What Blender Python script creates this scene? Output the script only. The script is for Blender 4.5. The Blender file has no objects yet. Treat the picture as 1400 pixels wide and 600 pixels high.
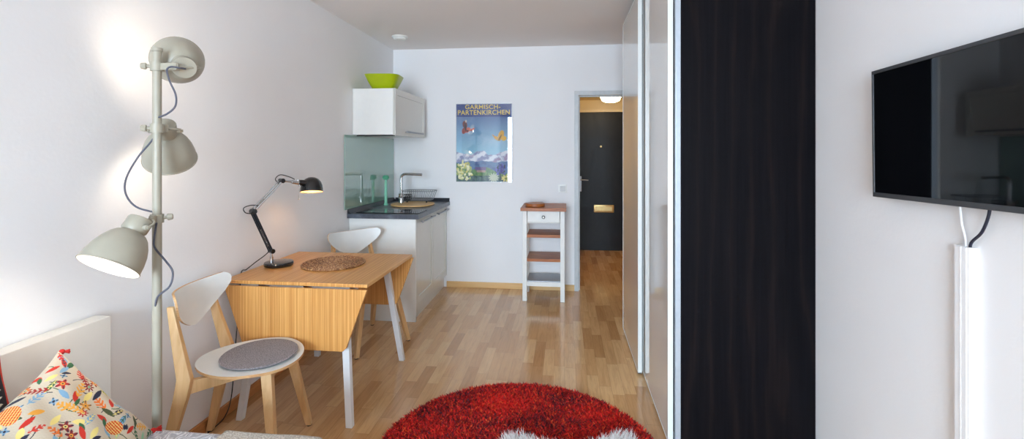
import bpy, bmesh, math, random
import numpy as np
from mathutils import Vector, Matrix, Quaternion
PI = math.pi
random.seed(7); RNG = np.random.default_rng(11)
S = bpy.context.scene; COL = S.collection

# ------------------------------------------------------------------ colour and material helpers
def lin(c):
    c = c / 255.0
    return c / 12.92 if c <= 0.04045 else ((c + 0.055) / 1.055) ** 2.4
def rgb(r, g, b): return (lin(r), lin(g), lin(b), 1.0)

class NT:
    def __init__(s, name):
        s.m = bpy.data.materials.new(name); s.m.use_nodes = True
        s.t = s.m.node_tree; s.n = s.t.nodes; s.l = s.t.links
        s.b = s.n['Principled BSDF']; s.out = s.n['Material Output']
    def node(s, typ, **kw):
        n = s.n.new(typ)
        for k, v in kw.items():
            if k.startswith('i_'):
                key = k[2:]; key = int(key) if key.isdigit() else key.replace('_', ' ')
                n.inputs[key].default_value = v
            else: setattr(n, k, v)
        return n
    def link(s, a, b): s.l.new(a, b)
    def math(s, op, a, b=None, c=None):
        n = s.n.new('ShaderNodeMath'); n.operation = op
        for i, v in enumerate((a, b, c)):
            if v is None: continue
            if isinstance(v, (int, float)): n.inputs[i].default_value = v
            else: s.link(v, n.inputs[i])
        return n.outputs[0]
    def ramp(s, fac, stops, interp='LINEAR'):
        n = s.n.new('ShaderNodeValToRGB'); n.color_ramp.interpolation = interp
        e = n.color_ramp.elements
        while len(e) < len(stops): e.new(0.5)
        for k, (p, c) in enumerate(stops): e[k].position = p; e[k].color = c
        s.link(fac, n.inputs[0]); return n.outputs[0]
    def bump(s, height, strength=0.3, dist=0.002):
        n = s.n.new('ShaderNodeBump'); n.inputs['Strength'].default_value = strength
        n.inputs['Distance'].default_value = dist
        s.link(height, n.inputs['Height']); s.link(n.outputs[0], s.b.inputs['Normal'])
def setp(b, **kw):
    for k, v in kw.items(): b.inputs[k.replace('_', ' ')].default_value = v

def plain(name, col, rough=0.5, metal=0.0, spec=0.5, coat=0.0, var=0.04, scale=30.0, bump=0.0, bscale=None, coat_rough=0.05):
    t = NT(name); setp(t.b, Roughness=rough, Metallic=metal)
    t.b.inputs['Specular IOR Level'].default_value = spec
    t.b.inputs['Coat Weight'].default_value = coat; t.b.inputs['Coat Roughness'].default_value = coat_rough
    tc = t.node('ShaderNodeTexCoord')
    nz = t.node('ShaderNodeTexNoise', i_Scale=scale, i_Detail=3.0); t.link(tc.outputs['Object'], nz.inputs['Vector'])
    lo = tuple(c * (1 - var) for c in col[:3]) + (1,); hi = tuple(min(1, c * (1 + var)) for c in col[:3]) + (1,)
    t.link(t.ramp(nz.outputs[0], [(0.3, lo), (0.7, hi)]), t.b.inputs['Base Color'])
    if bump:
        n2 = t.node('ShaderNodeTexNoise', i_Scale=bscale or scale, i_Detail=4.0); t.link(tc.outputs['Object'], n2.inputs['Vector'])
        t.bump(n2.outputs[0], bump)
    return t.m

def wood(name, a, b, c, stretch=(1, 12, 12), scale=3.0, rough=0.42, axis_noise=8.0, coat=0.0):
    """grain running along the object axis whose stretch is smallest"""
    t = NT(name); setp(t.b, Roughness=rough); t.b.inputs['Coat Weight'].default_value = coat
    tc = t.node('ShaderNodeTexCoord'); mp = t.node('ShaderNodeMapping'); mp.inputs['Scale'].default_value = stretch
    t.link(tc.outputs['Object'], mp.inputs['Vector'])
    n1 = t.node('ShaderNodeTexNoise', i_Scale=scale, i_Detail=6.0, i_Roughness=0.6, i_Distortion=0.6); t.link(mp.outputs[0], n1.inputs['Vector'])
    t.link(t.ramp(n1.outputs[0], [(0.25, a), (0.5, b), (0.75, c)]), t.b.inputs['Base Color'])
    t.bump(n1.outputs[0], 0.08)
    return t.m

def emit(name, col, strength):
    t = NT(name); e = t.node('ShaderNodeEmission'); e.inputs[0].default_value = col; e.inputs[1].default_value = strength
    nz = t.node('ShaderNodeTexNoise', i_Scale=4.0); t.link(t.ramp(nz.outputs[0], [(0, col), (1, col)]), e.inputs[0])
    t.link(e.outputs[0], t.out.inputs[0]); return t.m

def thin_glass(name, tint=(1, 1, 1, 1), f0=0.0, rough=0.0):
    t = NT(name); tr = t.node('ShaderNodeBsdfTransparent'); tr.inputs[0].default_value = tint
    gl = t.node('ShaderNodeBsdfGlossy'); gl.inputs['Roughness'].default_value = rough
    fr = t.node('ShaderNodeFresnel', i_IOR=1.5); mx = t.node('ShaderNodeMixShader')
    fac = t.math('ADD', fr.outputs[0], f0)
    t.link(fac, mx.inputs[0]); t.link(tr.outputs[0], mx.inputs[1]); t.link(gl.outputs[0], mx.inputs[2])
    t.link(mx.outputs[0], t.out.inputs[0]); return t.m

def attr_mat(name, rough=0.6, bump=0.0, bscale=200.0, coat=0.0):
    t = NT(name); setp(t.b, Roughness=rough); t.b.inputs['Coat Weight'].default_value = coat
    a = t.node('ShaderNodeAttribute', attribute_name='pattern'); t.link(a.outputs['Color'], t.b.inputs['Base Color'])
    if bump:
        tc = t.node('ShaderNodeTexCoord'); nz = t.node('ShaderNodeTexNoise', i_Scale=bscale, i_Detail=3.0)
        t.link(tc.outputs['Object'], nz.inputs['Vector']); t.bump(nz.outputs[0], bump)
    return t.m

# ------------------------------------------------------------------ mesh builder
def catmull(pts, n=6):
    P = [Vector(p) for p in pts]
    if len(P) < 3: return P
    Q = [P[0] * 2 - P[1]] + P + [P[-1] * 2 - P[-2]]; out = []
    for i in range(1, len(Q) - 2):
        for k in range(n):
            t = k / n
            out.append(0.5 * ((2 * Q[i]) + (Q[i + 1] - Q[i - 1]) * t + (2 * Q[i - 1] - 5 * Q[i] + 4 * Q[i + 1] - Q[i + 2]) * t * t
                       + (3 * Q[i] - Q[i - 1] - 3 * Q[i + 1] + Q[i + 2]) * t ** 3))
    out.append(P[-1]); return out

def basis(axis):
    z = Vector(axis).normalized(); a = Vector((0, 0, 1)) if abs(z.z) < 0.95 else Vector((1, 0, 0))
    x = a.cross(z).normalized(); y = z.cross(x); return x, y, z

class MB:
    def __init__(s): s.v = []; s.f = []; s.mi = []; s.flat = set()
    def add(s, vs, fs, m=0):
        o = len(s.v); s.v += [tuple(v) for v in vs]; s.f += [tuple(i + o for i in f) for f in fs]; s.mi += [m] * len(fs); return s
    def bm(s, bm, m=0, flat=None):
        bm.verts.index_update(); bm.normal_update(); k = len(s.f)
        if flat: s.flat |= {k + i for i, f in enumerate(bm.faces) if flat(f)}
        s.add([v.co.copy() for v in bm.verts], [[v.index for v in f.verts] for f in bm.faces], m); bm.free(); return s
    def box(s, x0, x1, y0, y1, z0, z1, bev=0.0, seg=2, m=0, rot=None, piv=None):
        b = bmesh.new(); bmesh.ops.create_cube(b, size=1)
        for v in b.verts: v.co = Vector(((x0 + x1) / 2 + v.co.x * (x1 - x0), (y0 + y1) / 2 + v.co.y * (y1 - y0), (z0 + z1) / 2 + v.co.z * (z1 - z0)))
        if bev: bmesh.ops.bevel(b, geom=b.edges[:], offset=bev, segments=seg, profile=0.6, affect='EDGES')
        if rot is not None:
            p = Vector(piv or ((x0 + x1) / 2, (y0 + y1) / 2, (z0 + z1) / 2))
            for v in b.verts: v.co = rot @ (v.co - p) + p
        return s.bm(b, m, (lambda f: True) if bev < .01 else None)
    def lathe(s, prof, o=(0, 0, 0), axis=(0, 0, 1), seg=32, m=0, sx=1.0, sy=1.0):
        x, y, z = basis(axis); o = Vector(o); vs = []; fs = []
        n = len(prof)
        for r, h in prof:
            for k in range(seg):
                a = 2 * PI * k / seg; vs.append(o + x * (r * math.cos(a) * sx) + y * (r * math.sin(a) * sy) + z * h)
        for i in range(n - 1):
            for k in range(seg):
                k2 = (k + 1) % seg; fs.append((i * seg + k, i * seg + k2, (i + 1) * seg + k2, (i + 1) * seg + k))
        if prof[0][0] > 1e-6: fs.append(tuple(range(seg - 1, -1, -1)))
        if prof[-1][0] > 1e-6: fs.append(tuple((n - 1) * seg + k for k in range(seg)))
        return s.add(vs, fs, m)
    def lathe_open(s, prof, o=(0, 0, 0), axis=(0, 0, 1), seg=32, m=0):
        """closed ring profile (no caps): last point joins the first"""
        x, y, z = basis(axis); o = Vector(o); vs = []; fs = []; n = len(prof)
        for r, h in prof:
            for k in range(seg):
                a = 2 * PI * k / seg; vs.append(o + x * (r * math.cos(a)) + y * (r * math.sin(a)) + z * h)
        for i in range(n):
            j = (i + 1) % n
            for k in range(seg):
                k2 = (k + 1) % seg; fs.append((i * seg + k, i * seg + k2, j * seg + k2, j * seg + k))
        return s.add(vs, fs, m)
    def cyl(s, p0, p1, r0, r1=None, seg=20, m=0, bev=0.0):
        p0 = Vector(p0); p1 = Vector(p1); L = (p1 - p0).length; r1 = r0 if r1 is None else r1
        pr = [(r0, 0), (r1, L)] if not bev else [(r0 - bev, 0), (r0, bev), (r1, L - bev), (r1 - bev, L)]
        return s.lathe(pr, p0, p1 - p0, seg, m)
    def ball(s, c, r, seg=16, m=0, sq=1.0, axis=(0, 0, 1)):
        n = seg // 2; pr = [(max(1e-5, r * math.sin(PI * i / n)), -r * sq * math.cos(PI * i / n)) for i in range(n + 1)]
        return s.lathe(pr, c, axis, seg, m)
    def tube(s, pts, r, seg=10, smooth=True, m=0, closed=False, n=6):
        P = catmull(pts, n) if smooth else [Vector(p) for p in pts]
        if closed: P = P + [P[0]]
        rr = r if callable(r) else (lambda t: r)
        T = [(P[min(i + 1, len(P) - 1)] - P[max(i - 1, 0)]).normalized() for i in range(len(P))]
        if closed: T[0] = T[-1] = (P[1] - P[-2]).normalized()
        x, y, _ = basis(T[0]); vs = []; fs = []
        for i, p in enumerate(P):
            if i:
                q = T[i - 1].rotation_difference(T[i]); x = q @ x; y = q @ y
            R = rr(i / (len(P) - 1))
            for k in range(seg):
                a = 2 * PI * k / seg; vs.append(p + x * (R * math.cos(a)) + y * (R * math.sin(a)))
        for i in range(len(P) - 1):
            for k in range(seg):
                k2 = (k + 1) % seg; fs.append((i * seg + k, i * seg + k2, (i + 1) * seg + k2, (i + 1) * seg + k))
        if not closed: fs.append(tuple(range(seg - 1, -1, -1))); fs.append(tuple((len(P) - 1) * seg + k for k in range(seg)))
        return s.add(vs, fs, m)
    def prism(s, outline, o=(0, 0, 0), u=(1, 0, 0), v=(0, 1, 0), th=0.01, bev=0.0, m=0, seg=2, side_m=None):
        """outline in the (u, v) plane at o, extruded by th along u x v"""
        o = Vector(o); u = Vector(u).normalized(); v = Vector(v).normalized(); n = u.cross(v)
        b = bmesh.new(); lo = [b.verts.new(o + u * a + v * c) for a, c in outline]; b.faces.new(lo)
        r = bmesh.ops.extrude_face_region(b, geom=b.faces[:])
        bmesh.ops.translate(b, verts=[g for g in r['geom'] if isinstance(g, bmesh.types.BMVert)], vec=n * th)
        bmesh.ops.recalc_face_normals(b, faces=b.faces[:])
        if bev:
            es = [e for e in b.edges if len(e.link_faces) == 2 and e.calc_face_angle() > 0.6]
            bmesh.ops.bevel(b, geom=es, offset=bev, segments=seg, profile=0.6, affect='EDGES')
        if side_m is None: return s.bm(b, m, lambda f: abs(f.normal.dot(n)) > .9 or f.calc_area() > .002)
        b.verts.index_update()
        o0 = len(s.v); s.v += [tuple(w.co) for w in b.verts]
        for f in b.faces:
            s.f.append(tuple(w.index + o0 for w in f.verts)); s.mi.append(m if abs(f.normal.dot(n)) > 0.9 else side_m)
        b.free(); return s
    def loft(s, secs, m=0, bev=0.0):
        """secs: list of four-corner loops"""
        b = bmesh.new(); rings = [[b.verts.new(Vector(p)) for p in q] for q in secs]; k = len(secs[0])
        for a, c in zip(rings[:-1], rings[1:]):
            for i in range(k): b.faces.new((a[i], a[(i + 1) % k], c[(i + 1) % k], c[i]))
        b.faces.new(rings[0][::-1]); b.faces.new(rings[-1]); bmesh.ops.recalc_face_normals(b, faces=b.faces[:])
        if bev: bmesh.ops.bevel(b, geom=[e for e in b.edges if e.calc_face_angle(0) > 0.5], offset=bev, segments=2, profile=0.6, affect='EDGES')
        return s.bm(b, m, lambda f: f.calc_area() > .0012)
    def beam(s, pts, sizes, u=(1, 0, 0), v=(0, 1, 0), bev=0.0, m=0):
        """rectangular bar through pts, section size (a along u, b along v)"""
        u = Vector(u); v = Vector(v); q = []
        for p, (a, c) in zip(pts, sizes):
            p = Vector(p); q.append([p - u * a / 2 - v * c / 2, p + u * a / 2 - v * c / 2, p + u * a / 2 + v * c / 2, p - u * a / 2 + v * c / 2])
        return s.loft(q, m, bev)
    def grid(s, fn, nu, nv, m=0, closed_u=False):
        vs = [fn(i / nu, j / nv) for j in range(nv + 1) for i in range(nu + 1)]
        fs = [(j * (nu + 1) + i, j * (nu + 1) + i + 1, (j + 1) * (nu + 1) + i + 1, (j + 1) * (nu + 1) + i) for j in range(nv) for i in range(nu)]
        return s.add(vs, fs, m)
    def build(s, name, mats, parent=None, label=None, world=False, ang=32, loc=None, rz=0.0):
        me = bpy.data.meshes.new(name)
        off = Vector((0, 0, 0))
        if world and parent is not None: off = parent.location.copy()
        if loc is not None: off = Vector(loc) if world else off
        vs = s.v if off.length == 0 else [tuple(Vector(p) - off) for p in s.v]
        me.from_pydata(vs, [], s.f)
        if not isinstance(mats, (list, tuple)): mats = [mats]
        for mt in mats: me.materials.append(mt)
        me.polygons.foreach_set('material_index', s.mi)
        me.polygons.foreach_set('use_smooth', [True] * len(me.polygons)); me.update()
        me.set_sharp_from_angle(angle=math.radians(ang))
        me.polygons.foreach_set('use_smooth', [i not in s.flat for i in range(len(me.polygons))]); me.update()
        o = bpy.data.objects.new(name, me); COL.objects.link(o)
        if parent is not None: o.parent = parent
        if loc is not None: o.location = loc
        if rz: o.rotation_euler.z = rz
        if label: o['label'] = label
        return o

def tag(o, label, cat, group=None, kind=None):
    if label: o['label'] = label
    if cat: o['category'] = cat
    if group: o['group'] = group
    if kind: o['kind'] = kind
    return o
def thing(name, loc, label, cat, group=None, rz=0.0):
    o = bpy.data.objects.new(name, None); COL.objects.link(o); o.location = loc; o.rotation_euler.z = rz
    o.empty_display_size = 0.1; return tag(o, label, cat, group)
def struct(name, mb, mat, parent=None):
    o = mb.build(name, mat, parent, world=parent is not None)
    if parent is None: o['kind'] = 'structure'
    return o
def paint(o, colors):
    """per-vertex pattern colour (linear rgb, N x 3)"""
    a = o.data.color_attributes.new('pattern', 'FLOAT_COLOR', 'POINT')
    c = np.ones((len(o.data.vertices), 4), np.float32); c[:, :3] = colors; a.data.foreach_set('color', c.ravel())

# ------------------------------------------------------------------ materials
WALL = plain('wall_paint', rgb(240, 240, 241), 0.85, spec=0.25, var=0.012, scale=2.5, bump=0.25, bscale=60)
CEIL = plain('ceiling_paint', rgb(238, 234, 232), 0.9, spec=0.2, var=0.01, scale=2, bump=0.1, bscale=60)
HALLWALL = plain('hall_wall_paint', rgb(232, 218, 186), 0.8, spec=0.25, var=0.015, scale=2)
WHITE_LAC = plain('white_lacquer', rgb(232, 232, 228), 0.35, var=0.01)
WHITE_MET = plain('white_powder_coated_steel', rgb(228, 230, 232), 0.4, var=0.01)
GLOSS_DOOR = plain('high_gloss_white_front', rgb(222, 221, 217), 0.06, spec=0.6, coat=0.6, var=0.008, scale=1.2, coat_rough=0.02)
WHITE_EDGE = plain('white_profile', rgb(222, 224, 222), 0.3, var=0.01)
ALU = plain('brushed_aluminium', rgb(176, 186, 196), 0.38, metal=0.35, var=0.03, scale=40)
CHROME = plain('chrome', rgb(205, 207, 210), 0.12, metal=1.0, var=0.02)
STEEL = plain('satin_steel', rgb(150, 152, 156), 0.35, metal=0.9, var=0.05)
BLACK = plain('black_enamel', rgb(14, 14, 16), 0.22, var=0.05, coat=0.4)
BLACK_PLASTIC = plain('black_plastic', rgb(20, 21, 24), 0.45, var=0.05)
RUBBER = plain('dark_rubber', rgb(30, 28, 28), 0.7)
BEIGE = plain('beige_grey_enamel', rgb(163, 158, 142), 0.38, var=0.015)
BEIGE_LIGHT = plain('pale_grey_plastic', rgb(222, 220, 212), 0.4)
SHADE_IN = plain('white_shade_lining', rgb(245, 243, 238), 0.5, var=0.01)
CORD = plain('grey_woven_cord', rgb(92, 94, 106), 0.8, var=0.25, scale=400, bump=0.5)
CORD_WHITE = plain('white_cord', rgb(232, 232, 232), 0.5)
BULB = emit('lit_bulb', (1.0, 0.86, 0.70, 1), 30.0)
BULB_WARM = emit('lit_warm_bulb', (1.0, 0.62, 0.30, 1), 40.0)
HALL_GLASS = emit('lit_opal_glass', (1.0, 0.78, 0.44, 1), 22.0)
BIRCH = wood('birch_veneer', rgb(196, 150, 98), rgb(216, 174, 122), rgb(228, 190, 142), (14, 14, 1.2), 2.4, 0.45)
BIRCH_EDGE = wood('birch_ply_edge', rgb(176, 126, 78), rgb(204, 158, 108), rgb(220, 182, 136), (3, 3, 60), 3.0, 0.5)
PLY_WHITE = plain('white_laminate', rgb(224, 226, 224), 0.35, var=0.01)
BEECH = wood('beech_skirting', rgb(196, 146, 86), rgb(214, 168, 108), rgb(226, 184, 128), (4, 1.0, 14), 2.0, 0.45)
BEECH_X = wood('beech_skirting_across', rgb(206, 160, 100), rgb(222, 180, 122), rgb(232, 194, 140), (1.0, 4, 14), 2.0, 0.45)
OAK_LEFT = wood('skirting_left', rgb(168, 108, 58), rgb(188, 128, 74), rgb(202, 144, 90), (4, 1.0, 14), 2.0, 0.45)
WALNUT = wood('brown_butcher_block', rgb(126, 66, 26), rgb(166, 94, 42), rgb(192, 120, 60), (1.2, 9, 9), 5.0, 0.4)
PALE_BOARD = wood('pale_board_wood', rgb(196, 150, 92), rgb(214, 172, 112), rgb(226, 188, 132), (1.2, 10, 10), 4.0, 0.5)
KIT_DOOR = plain('satin_cream_front', rgb(222, 221, 213), 0.22, var=0.01, coat=0.3)
GREEN_PLASTIC = plain('lime_green_plastic', rgb(166, 184, 10), 0.28, var=0.02)
MINT = plain('mint_plastic', rgb(130, 205, 172), 0.3, var=0.03)
FELT = None

def mat_floor():
    t = NT('beech_parquet'); tc = t.node('ShaderNodeTexCoord'); sp = t.node('ShaderNodeSeparateXYZ'); t.link(tc.outputs['Object'], sp.inputs[0])
    X, Y = sp.outputs[0], sp.outputs[1]
    u = t.math('DIVIDE', X, 0.070); col = t.math('FLOOR', u); fu = t.math('FRACT', u)
    wn = t.node('ShaderNodeTexWhiteNoise', noise_dimensions='1D'); t.link(col, wn.inputs['W'])
    v = t.math('ADD', t.math('DIVIDE', Y, 0.40), t.math('MULTIPLY', wn.outputs['Value'], 7.3)); row = t.math('FLOOR', v); fv = t.math('FRACT', v)
    cb = t.node('ShaderNodeCombineXYZ'); t.link(col, cb.inputs[0]); t.link(row, cb.inputs[1])
    w2 = t.node('ShaderNodeTexWhiteNoise', noise_dimensions='3D'); t.link(cb.outputs[0], w2.inputs['Vector'])
    base = t.ramp(w2.outputs['Value'], [(0.0, rgb(186, 140, 94)), (0.3, rgb(204, 160, 112)), (0.65, rgb(213, 171, 123)), (1.0, rgb(223, 184, 137))])
    # grain, different in every strip
    cv = t.node('ShaderNodeCombineXYZ'); t.link(t.math('MULTIPLY', X, 26), cv.inputs[0])
    t.link(t.math('MULTIPLY', Y, 2.2), cv.inputs[1]); t.link(t.math('MULTIPLY', w2.outputs['Value'], 40), cv.inputs[2])
    g = t.node('ShaderNodeTexNoise', i_Scale=2.0, i_Detail=7.0, i_Roughness=0.65, i_Distortion=0.8); t.link(cv.outputs[0], g.inputs['Vector'])
    gr = t.ramp(g.outputs[0], [(0.28, (0.80, 0.76, 0.72, 1)), (0.55, (1, 1, 1, 1)), (0.8, (1.06, 1.05, 1.03, 1))])
    mx = t.node('ShaderNodeMix', data_type='RGBA', blend_type='MULTIPLY'); mx.inputs[0].default_value = 1.0
    t.link(base, mx.inputs[6]); t.link(gr, mx.inputs[7])
    # joints: strips of three make a plank
    ed = t.math('MINIMUM', fu, t.math('SUBTRACT', 1.0, fu)); ev = t.math('MINIMUM', fv, t.math('SUBTRACT', 1.0, fv))
    ju = t.math('LESS_THAN', ed, 0.012); jv = t.math('LESS_THAN', ev, 0.003); j = t.math('MAXIMUM', ju, jv)
    m2 = t.node('ShaderNodeMix', data_type='RGBA'); t.link(t.math('MULTIPLY', j, 0.4), m2.inputs[0]); t.link(mx.outputs[2], m2.inputs[6]); m2.inputs[7].default_value = rgb(120, 84, 52)
    t.link(m2.outputs[2], t.b.inputs['Base Color'])
    rr = t.math('ADD', t.math('MULTIPLY', g.outputs[0], 0.08), 0.12); t.link(rr, t.b.inputs['Roughness'])
    t.b.inputs['Coat Weight'].default_value = 0.25; t.b.inputs['Coat Roughness'].default_value = 0.12
    t.bump(t.math('SUBTRACT', t.math('MULTIPLY', g.outputs[0], 0.15), j), 0.12, 0.001)
    return t.m
FLOOR = mat_floor()

def mat_bamboo(name, axis=0):
    """thin laminated bamboo slats side by side along `axis`, grain runs across it"""
    t = NT(name); tc = t.node('ShaderNodeTexCoord'); sp = t.node('ShaderNodeSeparateXYZ'); t.link(tc.outputs['Object'], sp.inputs[0])
    a = sp.outputs[0]; o1 = sp.outputs[1]; o2 = sp.outputs[2]
    u = t.math('DIVIDE', a, 0.0052); col = t.math('FLOOR', u)
    along = t.math('ADD', o1, o2)
    wn = t.node('ShaderNodeTexWhiteNoise', noise_dimensions='1D'); t.link(col, wn.inputs['W'])
    base = t.ramp(wn.outputs['Value'], [(0.0, rgb(196, 136, 70)), (0.35, rgb(208, 150, 82)), (0.7, rgb(216, 160, 92)), (1.0, rgb(226, 174, 106))])
    cv = t.node('ShaderNodeCombineXYZ'); t.link(t.math('MULTIPLY', a, 160), cv.inputs[0]); t.link(t.math('MULTIPLY', along, 4.0), cv.inputs[1]); t.link(t.math('MULTIPLY', wn.outputs['Value'], 9), cv.inputs[2])
    g = t.node('ShaderNodeTexNoise', i_Scale=1.0, i_Detail=5.0); t.link(cv.outputs[0], g.inputs['Vector'])
    gr = t.ramp(g.outputs[0], [(0.3, (0.84, 0.78, 0.70, 1)), (0.6, (1, 1, 1, 1))])
    mx = t.node('ShaderNodeMix', data_type='RGBA', blend_type='MULTIPLY'); mx.inputs[0].default_value = 1.0
    t.link(base, mx.inputs[6]); t.link(gr, mx.inputs[7]); t.link(mx.outputs[2], t.b.inputs['Base Color'])
    setp(t.b, Roughness=0.36); t.b.inputs['Coat Weight'].default_value = 0.15; return t.m
BAMBOO = mat_bamboo('bamboo_slats')

def mat_blackbrown():
    t = NT('black_brown_wood_foil'); tc = t.node('ShaderNodeTexCoord'); mp = t.node('ShaderNodeMapping'); mp.inputs['Scale'].default_value = (1, 1, 0.13)
    t.link(tc.outputs['Object'], mp.inputs['Vector'])
    w = t.node('ShaderNodeTexWave', i_Scale=3.0, i_Distortion=9.0, i_Detail=3.0); w.inputs['Detail Scale'].default_value = 1.6; t.link(mp.outputs[0], w.inputs['Vector'])
    mp2 = t.node('ShaderNodeMapping'); mp2.inputs['Scale'].default_value = (90, 90, 2.5); t.link(tc.outputs['Object'], mp2.inputs['Vector'])
    n = t.node('ShaderNodeTexNoise', i_Scale=1.0, i_Detail=4.0); t.link(mp2.outputs[0], n.inputs['Vector'])
    c1 = t.ramp(w.outputs[0], [(0.0, rgb(14, 13, 17)), (0.85, rgb(17, 15, 18)), (0.97, rgb(24, 19, 20))])
    c2 = t.ramp(n.outputs[0], [(0.35, (0.75, 0.75, 0.78, 1)), (0.7, (1.2, 1.15, 1.15, 1))])
    mx = t.node('ShaderNodeMix', data_type='RGBA', blend_type='MULTIPLY'); mx.inputs[0].default_value = 1.0
    t.link(c1, mx.inputs[6]); t.link(c2, mx.inputs[7]); t.link(mx.outputs[2], t.b.inputs['Base Color'])
    setp(t.b, Roughness=0.5); t.b.inputs['Specular IOR Level'].default_value = 0.06; t.bump(n.outputs[0], 0.15); return t.m
BLACKBROWN = mat_blackbrown()

def mat_slate():
    t = NT('dark_slate_laminate'); tc = t.node('ShaderNodeTexCoord')
    n = t.node('ShaderNodeTexNoise', i_Scale=14.0, i_Detail=8.0, i_Roughness=0.7); t.link(tc.outputs['Object'], n.inputs['Vector'])
    t.link(t.ramp(n.outputs[0], [(0.3, rgb(62, 66, 75)), (0.52, rgb(84, 89, 99)), (0.72, rgb(114, 119, 129))]), t.b.inputs['Base Color'])
    setp(t.b, Roughness=0.28); return t.m
SLATE = mat_slate()
DARK_STRIP = plain('dark_sealing_strip', rgb(44, 47, 54), 0.35)

def mat_felt():
    t = NT('grey_felt'); tc = t.node('ShaderNodeTexCoord')
    n = t.node('ShaderNodeTexNoise', i_Scale=220.0, i_Detail=5.0, i_Roughness=0.75); t.link(tc.outputs['Object'], n.inputs['Vector'])
    t.link(t.ramp(n.outputs[0], [(0.3, rgb(78, 74, 78)), (0.5, rgb(132, 126, 130)), (0.7, rgb(186, 178, 180))]), t.b.inputs['Base Color'])
    setp(t.b, Roughness=0.95); t.bump(n.outputs[0], 0.6, 0.002); return t.m
FELT = mat_felt()

def mat_rattan():
    t = NT('woven_rattan'); tc = t.node('ShaderNodeTexCoord'); sp = t.node('ShaderNodeSeparateXYZ'); t.link(tc.outputs['Object'], sp.inputs[0])
    n = t.node('ShaderNodeTexNoise', i_Scale=90.0, i_Detail=3.0); t.link(tc.outputs['Object'], n.inputs['Vector'])
    t.link(t.ramp(n.outputs[0], [(0.32, rgb(84, 50, 30)), (0.5, rgb(146, 98, 60)), (0.7, rgb(218, 182, 134))]), t.b.inputs['Base Color'])
    setp(t.b, Roughness=0.5); return t.m
RATTAN = mat_rattan()

def mat_screen():
    t = NT('black_screen_glass'); tc = t.node('ShaderNodeTexCoord'); n = t.node('ShaderNodeTexNoise', i_Scale=2.0); t.link(tc.outputs['Object'], n.inputs['Vector'])
    t.link(t.ramp(n.outputs[0], [(0, rgb(5, 6, 9)), (1, rgb(8, 9, 12))]), t.b.inputs['Base Color'])
    setp(t.b, Roughness=0.03); return t.m
SCREEN = mat_screen()
HOB = mat_screen(); HOB.name = 'black_ceramic_glass'
def mat_splash():
    t = NT('green_back_painted_glass'); tc = t.node('ShaderNodeTexCoord'); n = t.node('ShaderNodeTexNoise', i_Scale=1.5); t.link(tc.outputs['Object'], n.inputs['Vector'])
    t.link(t.ramp(n.outputs[0], [(0, rgb(142, 178, 164)), (1, rgb(150, 186, 172))]), t.b.inputs['Base Color'])
    setp(t.b, Roughness=0.03, IOR=1.55); t.b.inputs['Coat Weight'].default_value = 1.0; t.b.inputs['Coat Roughness'].default_value = 0.0; t.b.inputs['Coat IOR'].default_value = 1.9; return t.m
SPLASH = mat_splash()
GLASS_EDGE = plain('pale_glass_edge', rgb(196, 226, 218), 0.15)
def mat_blackdoor():
    t = NT('black_painted_door'); tc = t.node('ShaderNodeTexCoord'); mp = t.node('ShaderNodeMapping'); mp.inputs['Scale'].default_value = (3, 3, 1.4); t.link(tc.outputs['Object'], mp.inputs['Vector'])
    n = t.node('ShaderNodeTexNoise', i_Scale=3.0, i_Detail=7.0, i_Roughness=0.6, i_Distortion=1.2); t.link(mp.outputs[0], n.inputs['Vector'])
    t.link(t.ramp(n.outputs[0], [(0.4, rgb(9, 9, 11)), (0.75, rgb(22, 21, 24))]), t.b.inputs['Base Color'])
    r = t.math('ADD', t.math('MULTIPLY', n.outputs[0], 0.3), 0.22); t.link(r, t.b.inputs['Roughness']); t.b.inputs['Specular IOR Level'].default_value = 0.25; t.bump(n.outputs[0], 0.08, 0.002); return t.m
BLACKDOOR = mat_blackdoor()
BRASS = plain('brass', rgb(206, 178, 122), 0.3, metal=0.7, var=0.08)

# ------------------------------------------------------------------ the room
XL, XR, YB, YF, H = -1.82, 1.157, 4.83, -3.70, 2.51     # left, right, back wall, window wall, ceiling
HY, HC = 6.85, 2.17                                     # hall end and hall ceiling
struct('floor', MB().box(XL - .1, XR + .1, YF - .1, HY + .1, -0.1, 0), FLOOR)
struct('ceiling', MB().box(XL - .1, XR + .1, YF - .1, YB + .1, H, H + .1), CEIL)
struct('wall_left', MB().box(XL - .1, XL, YF - .1, YB + .1, 0, H), WALL)
struct('wall_right', MB().box(XR, XR + .1, YF - .1, YB + .1, 0, H), WALL)
DX0, DX1, DZ = .135, .97, 2.005                          # doorway opening
struct('wall_back', MB().box(XL, DX0, YB, YB + .1, 0, H).box(DX0, DX1, YB, YB + .1, DZ, H).box(DX1, XR, YB, YB + .1, 0, H), WALL)
# window wall behind the camera with a wide window and balcony door
WX0, WX1, WZ0, WZ1 = -1.68, .30, 0.45, 2.48
struct('wall_front', MB().box(XL, WX0, YF - .1, YF, 0, H).box(WX1, XR, YF - .1, YF, 0, H).box(WX0, WX1, YF - .1, YF, 0, WZ0).box(WX0, WX1, YF - .1, YF, WZ1, H), WALL)
wf = MB()
for x in (WX0, -1.0, -.35, WX1 - .05): wf.box(x, x + .05, YF - .08, YF - .02, WZ0, WZ1, .004)
for z in (WZ0, WZ1 - .05): wf.box(WX0, WX1, YF - .08, YF - .02, z, z + .05, .004)
w1 = struct('window_1', wf, WHITE_LAC)
WG = thin_glass('window_glass')
MB().box(WX0 + .02, WX1 - .02, YF - .052, YF - .048, WZ0 + .02, WZ1 - .02).build('window_pane', WG, w1)
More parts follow.
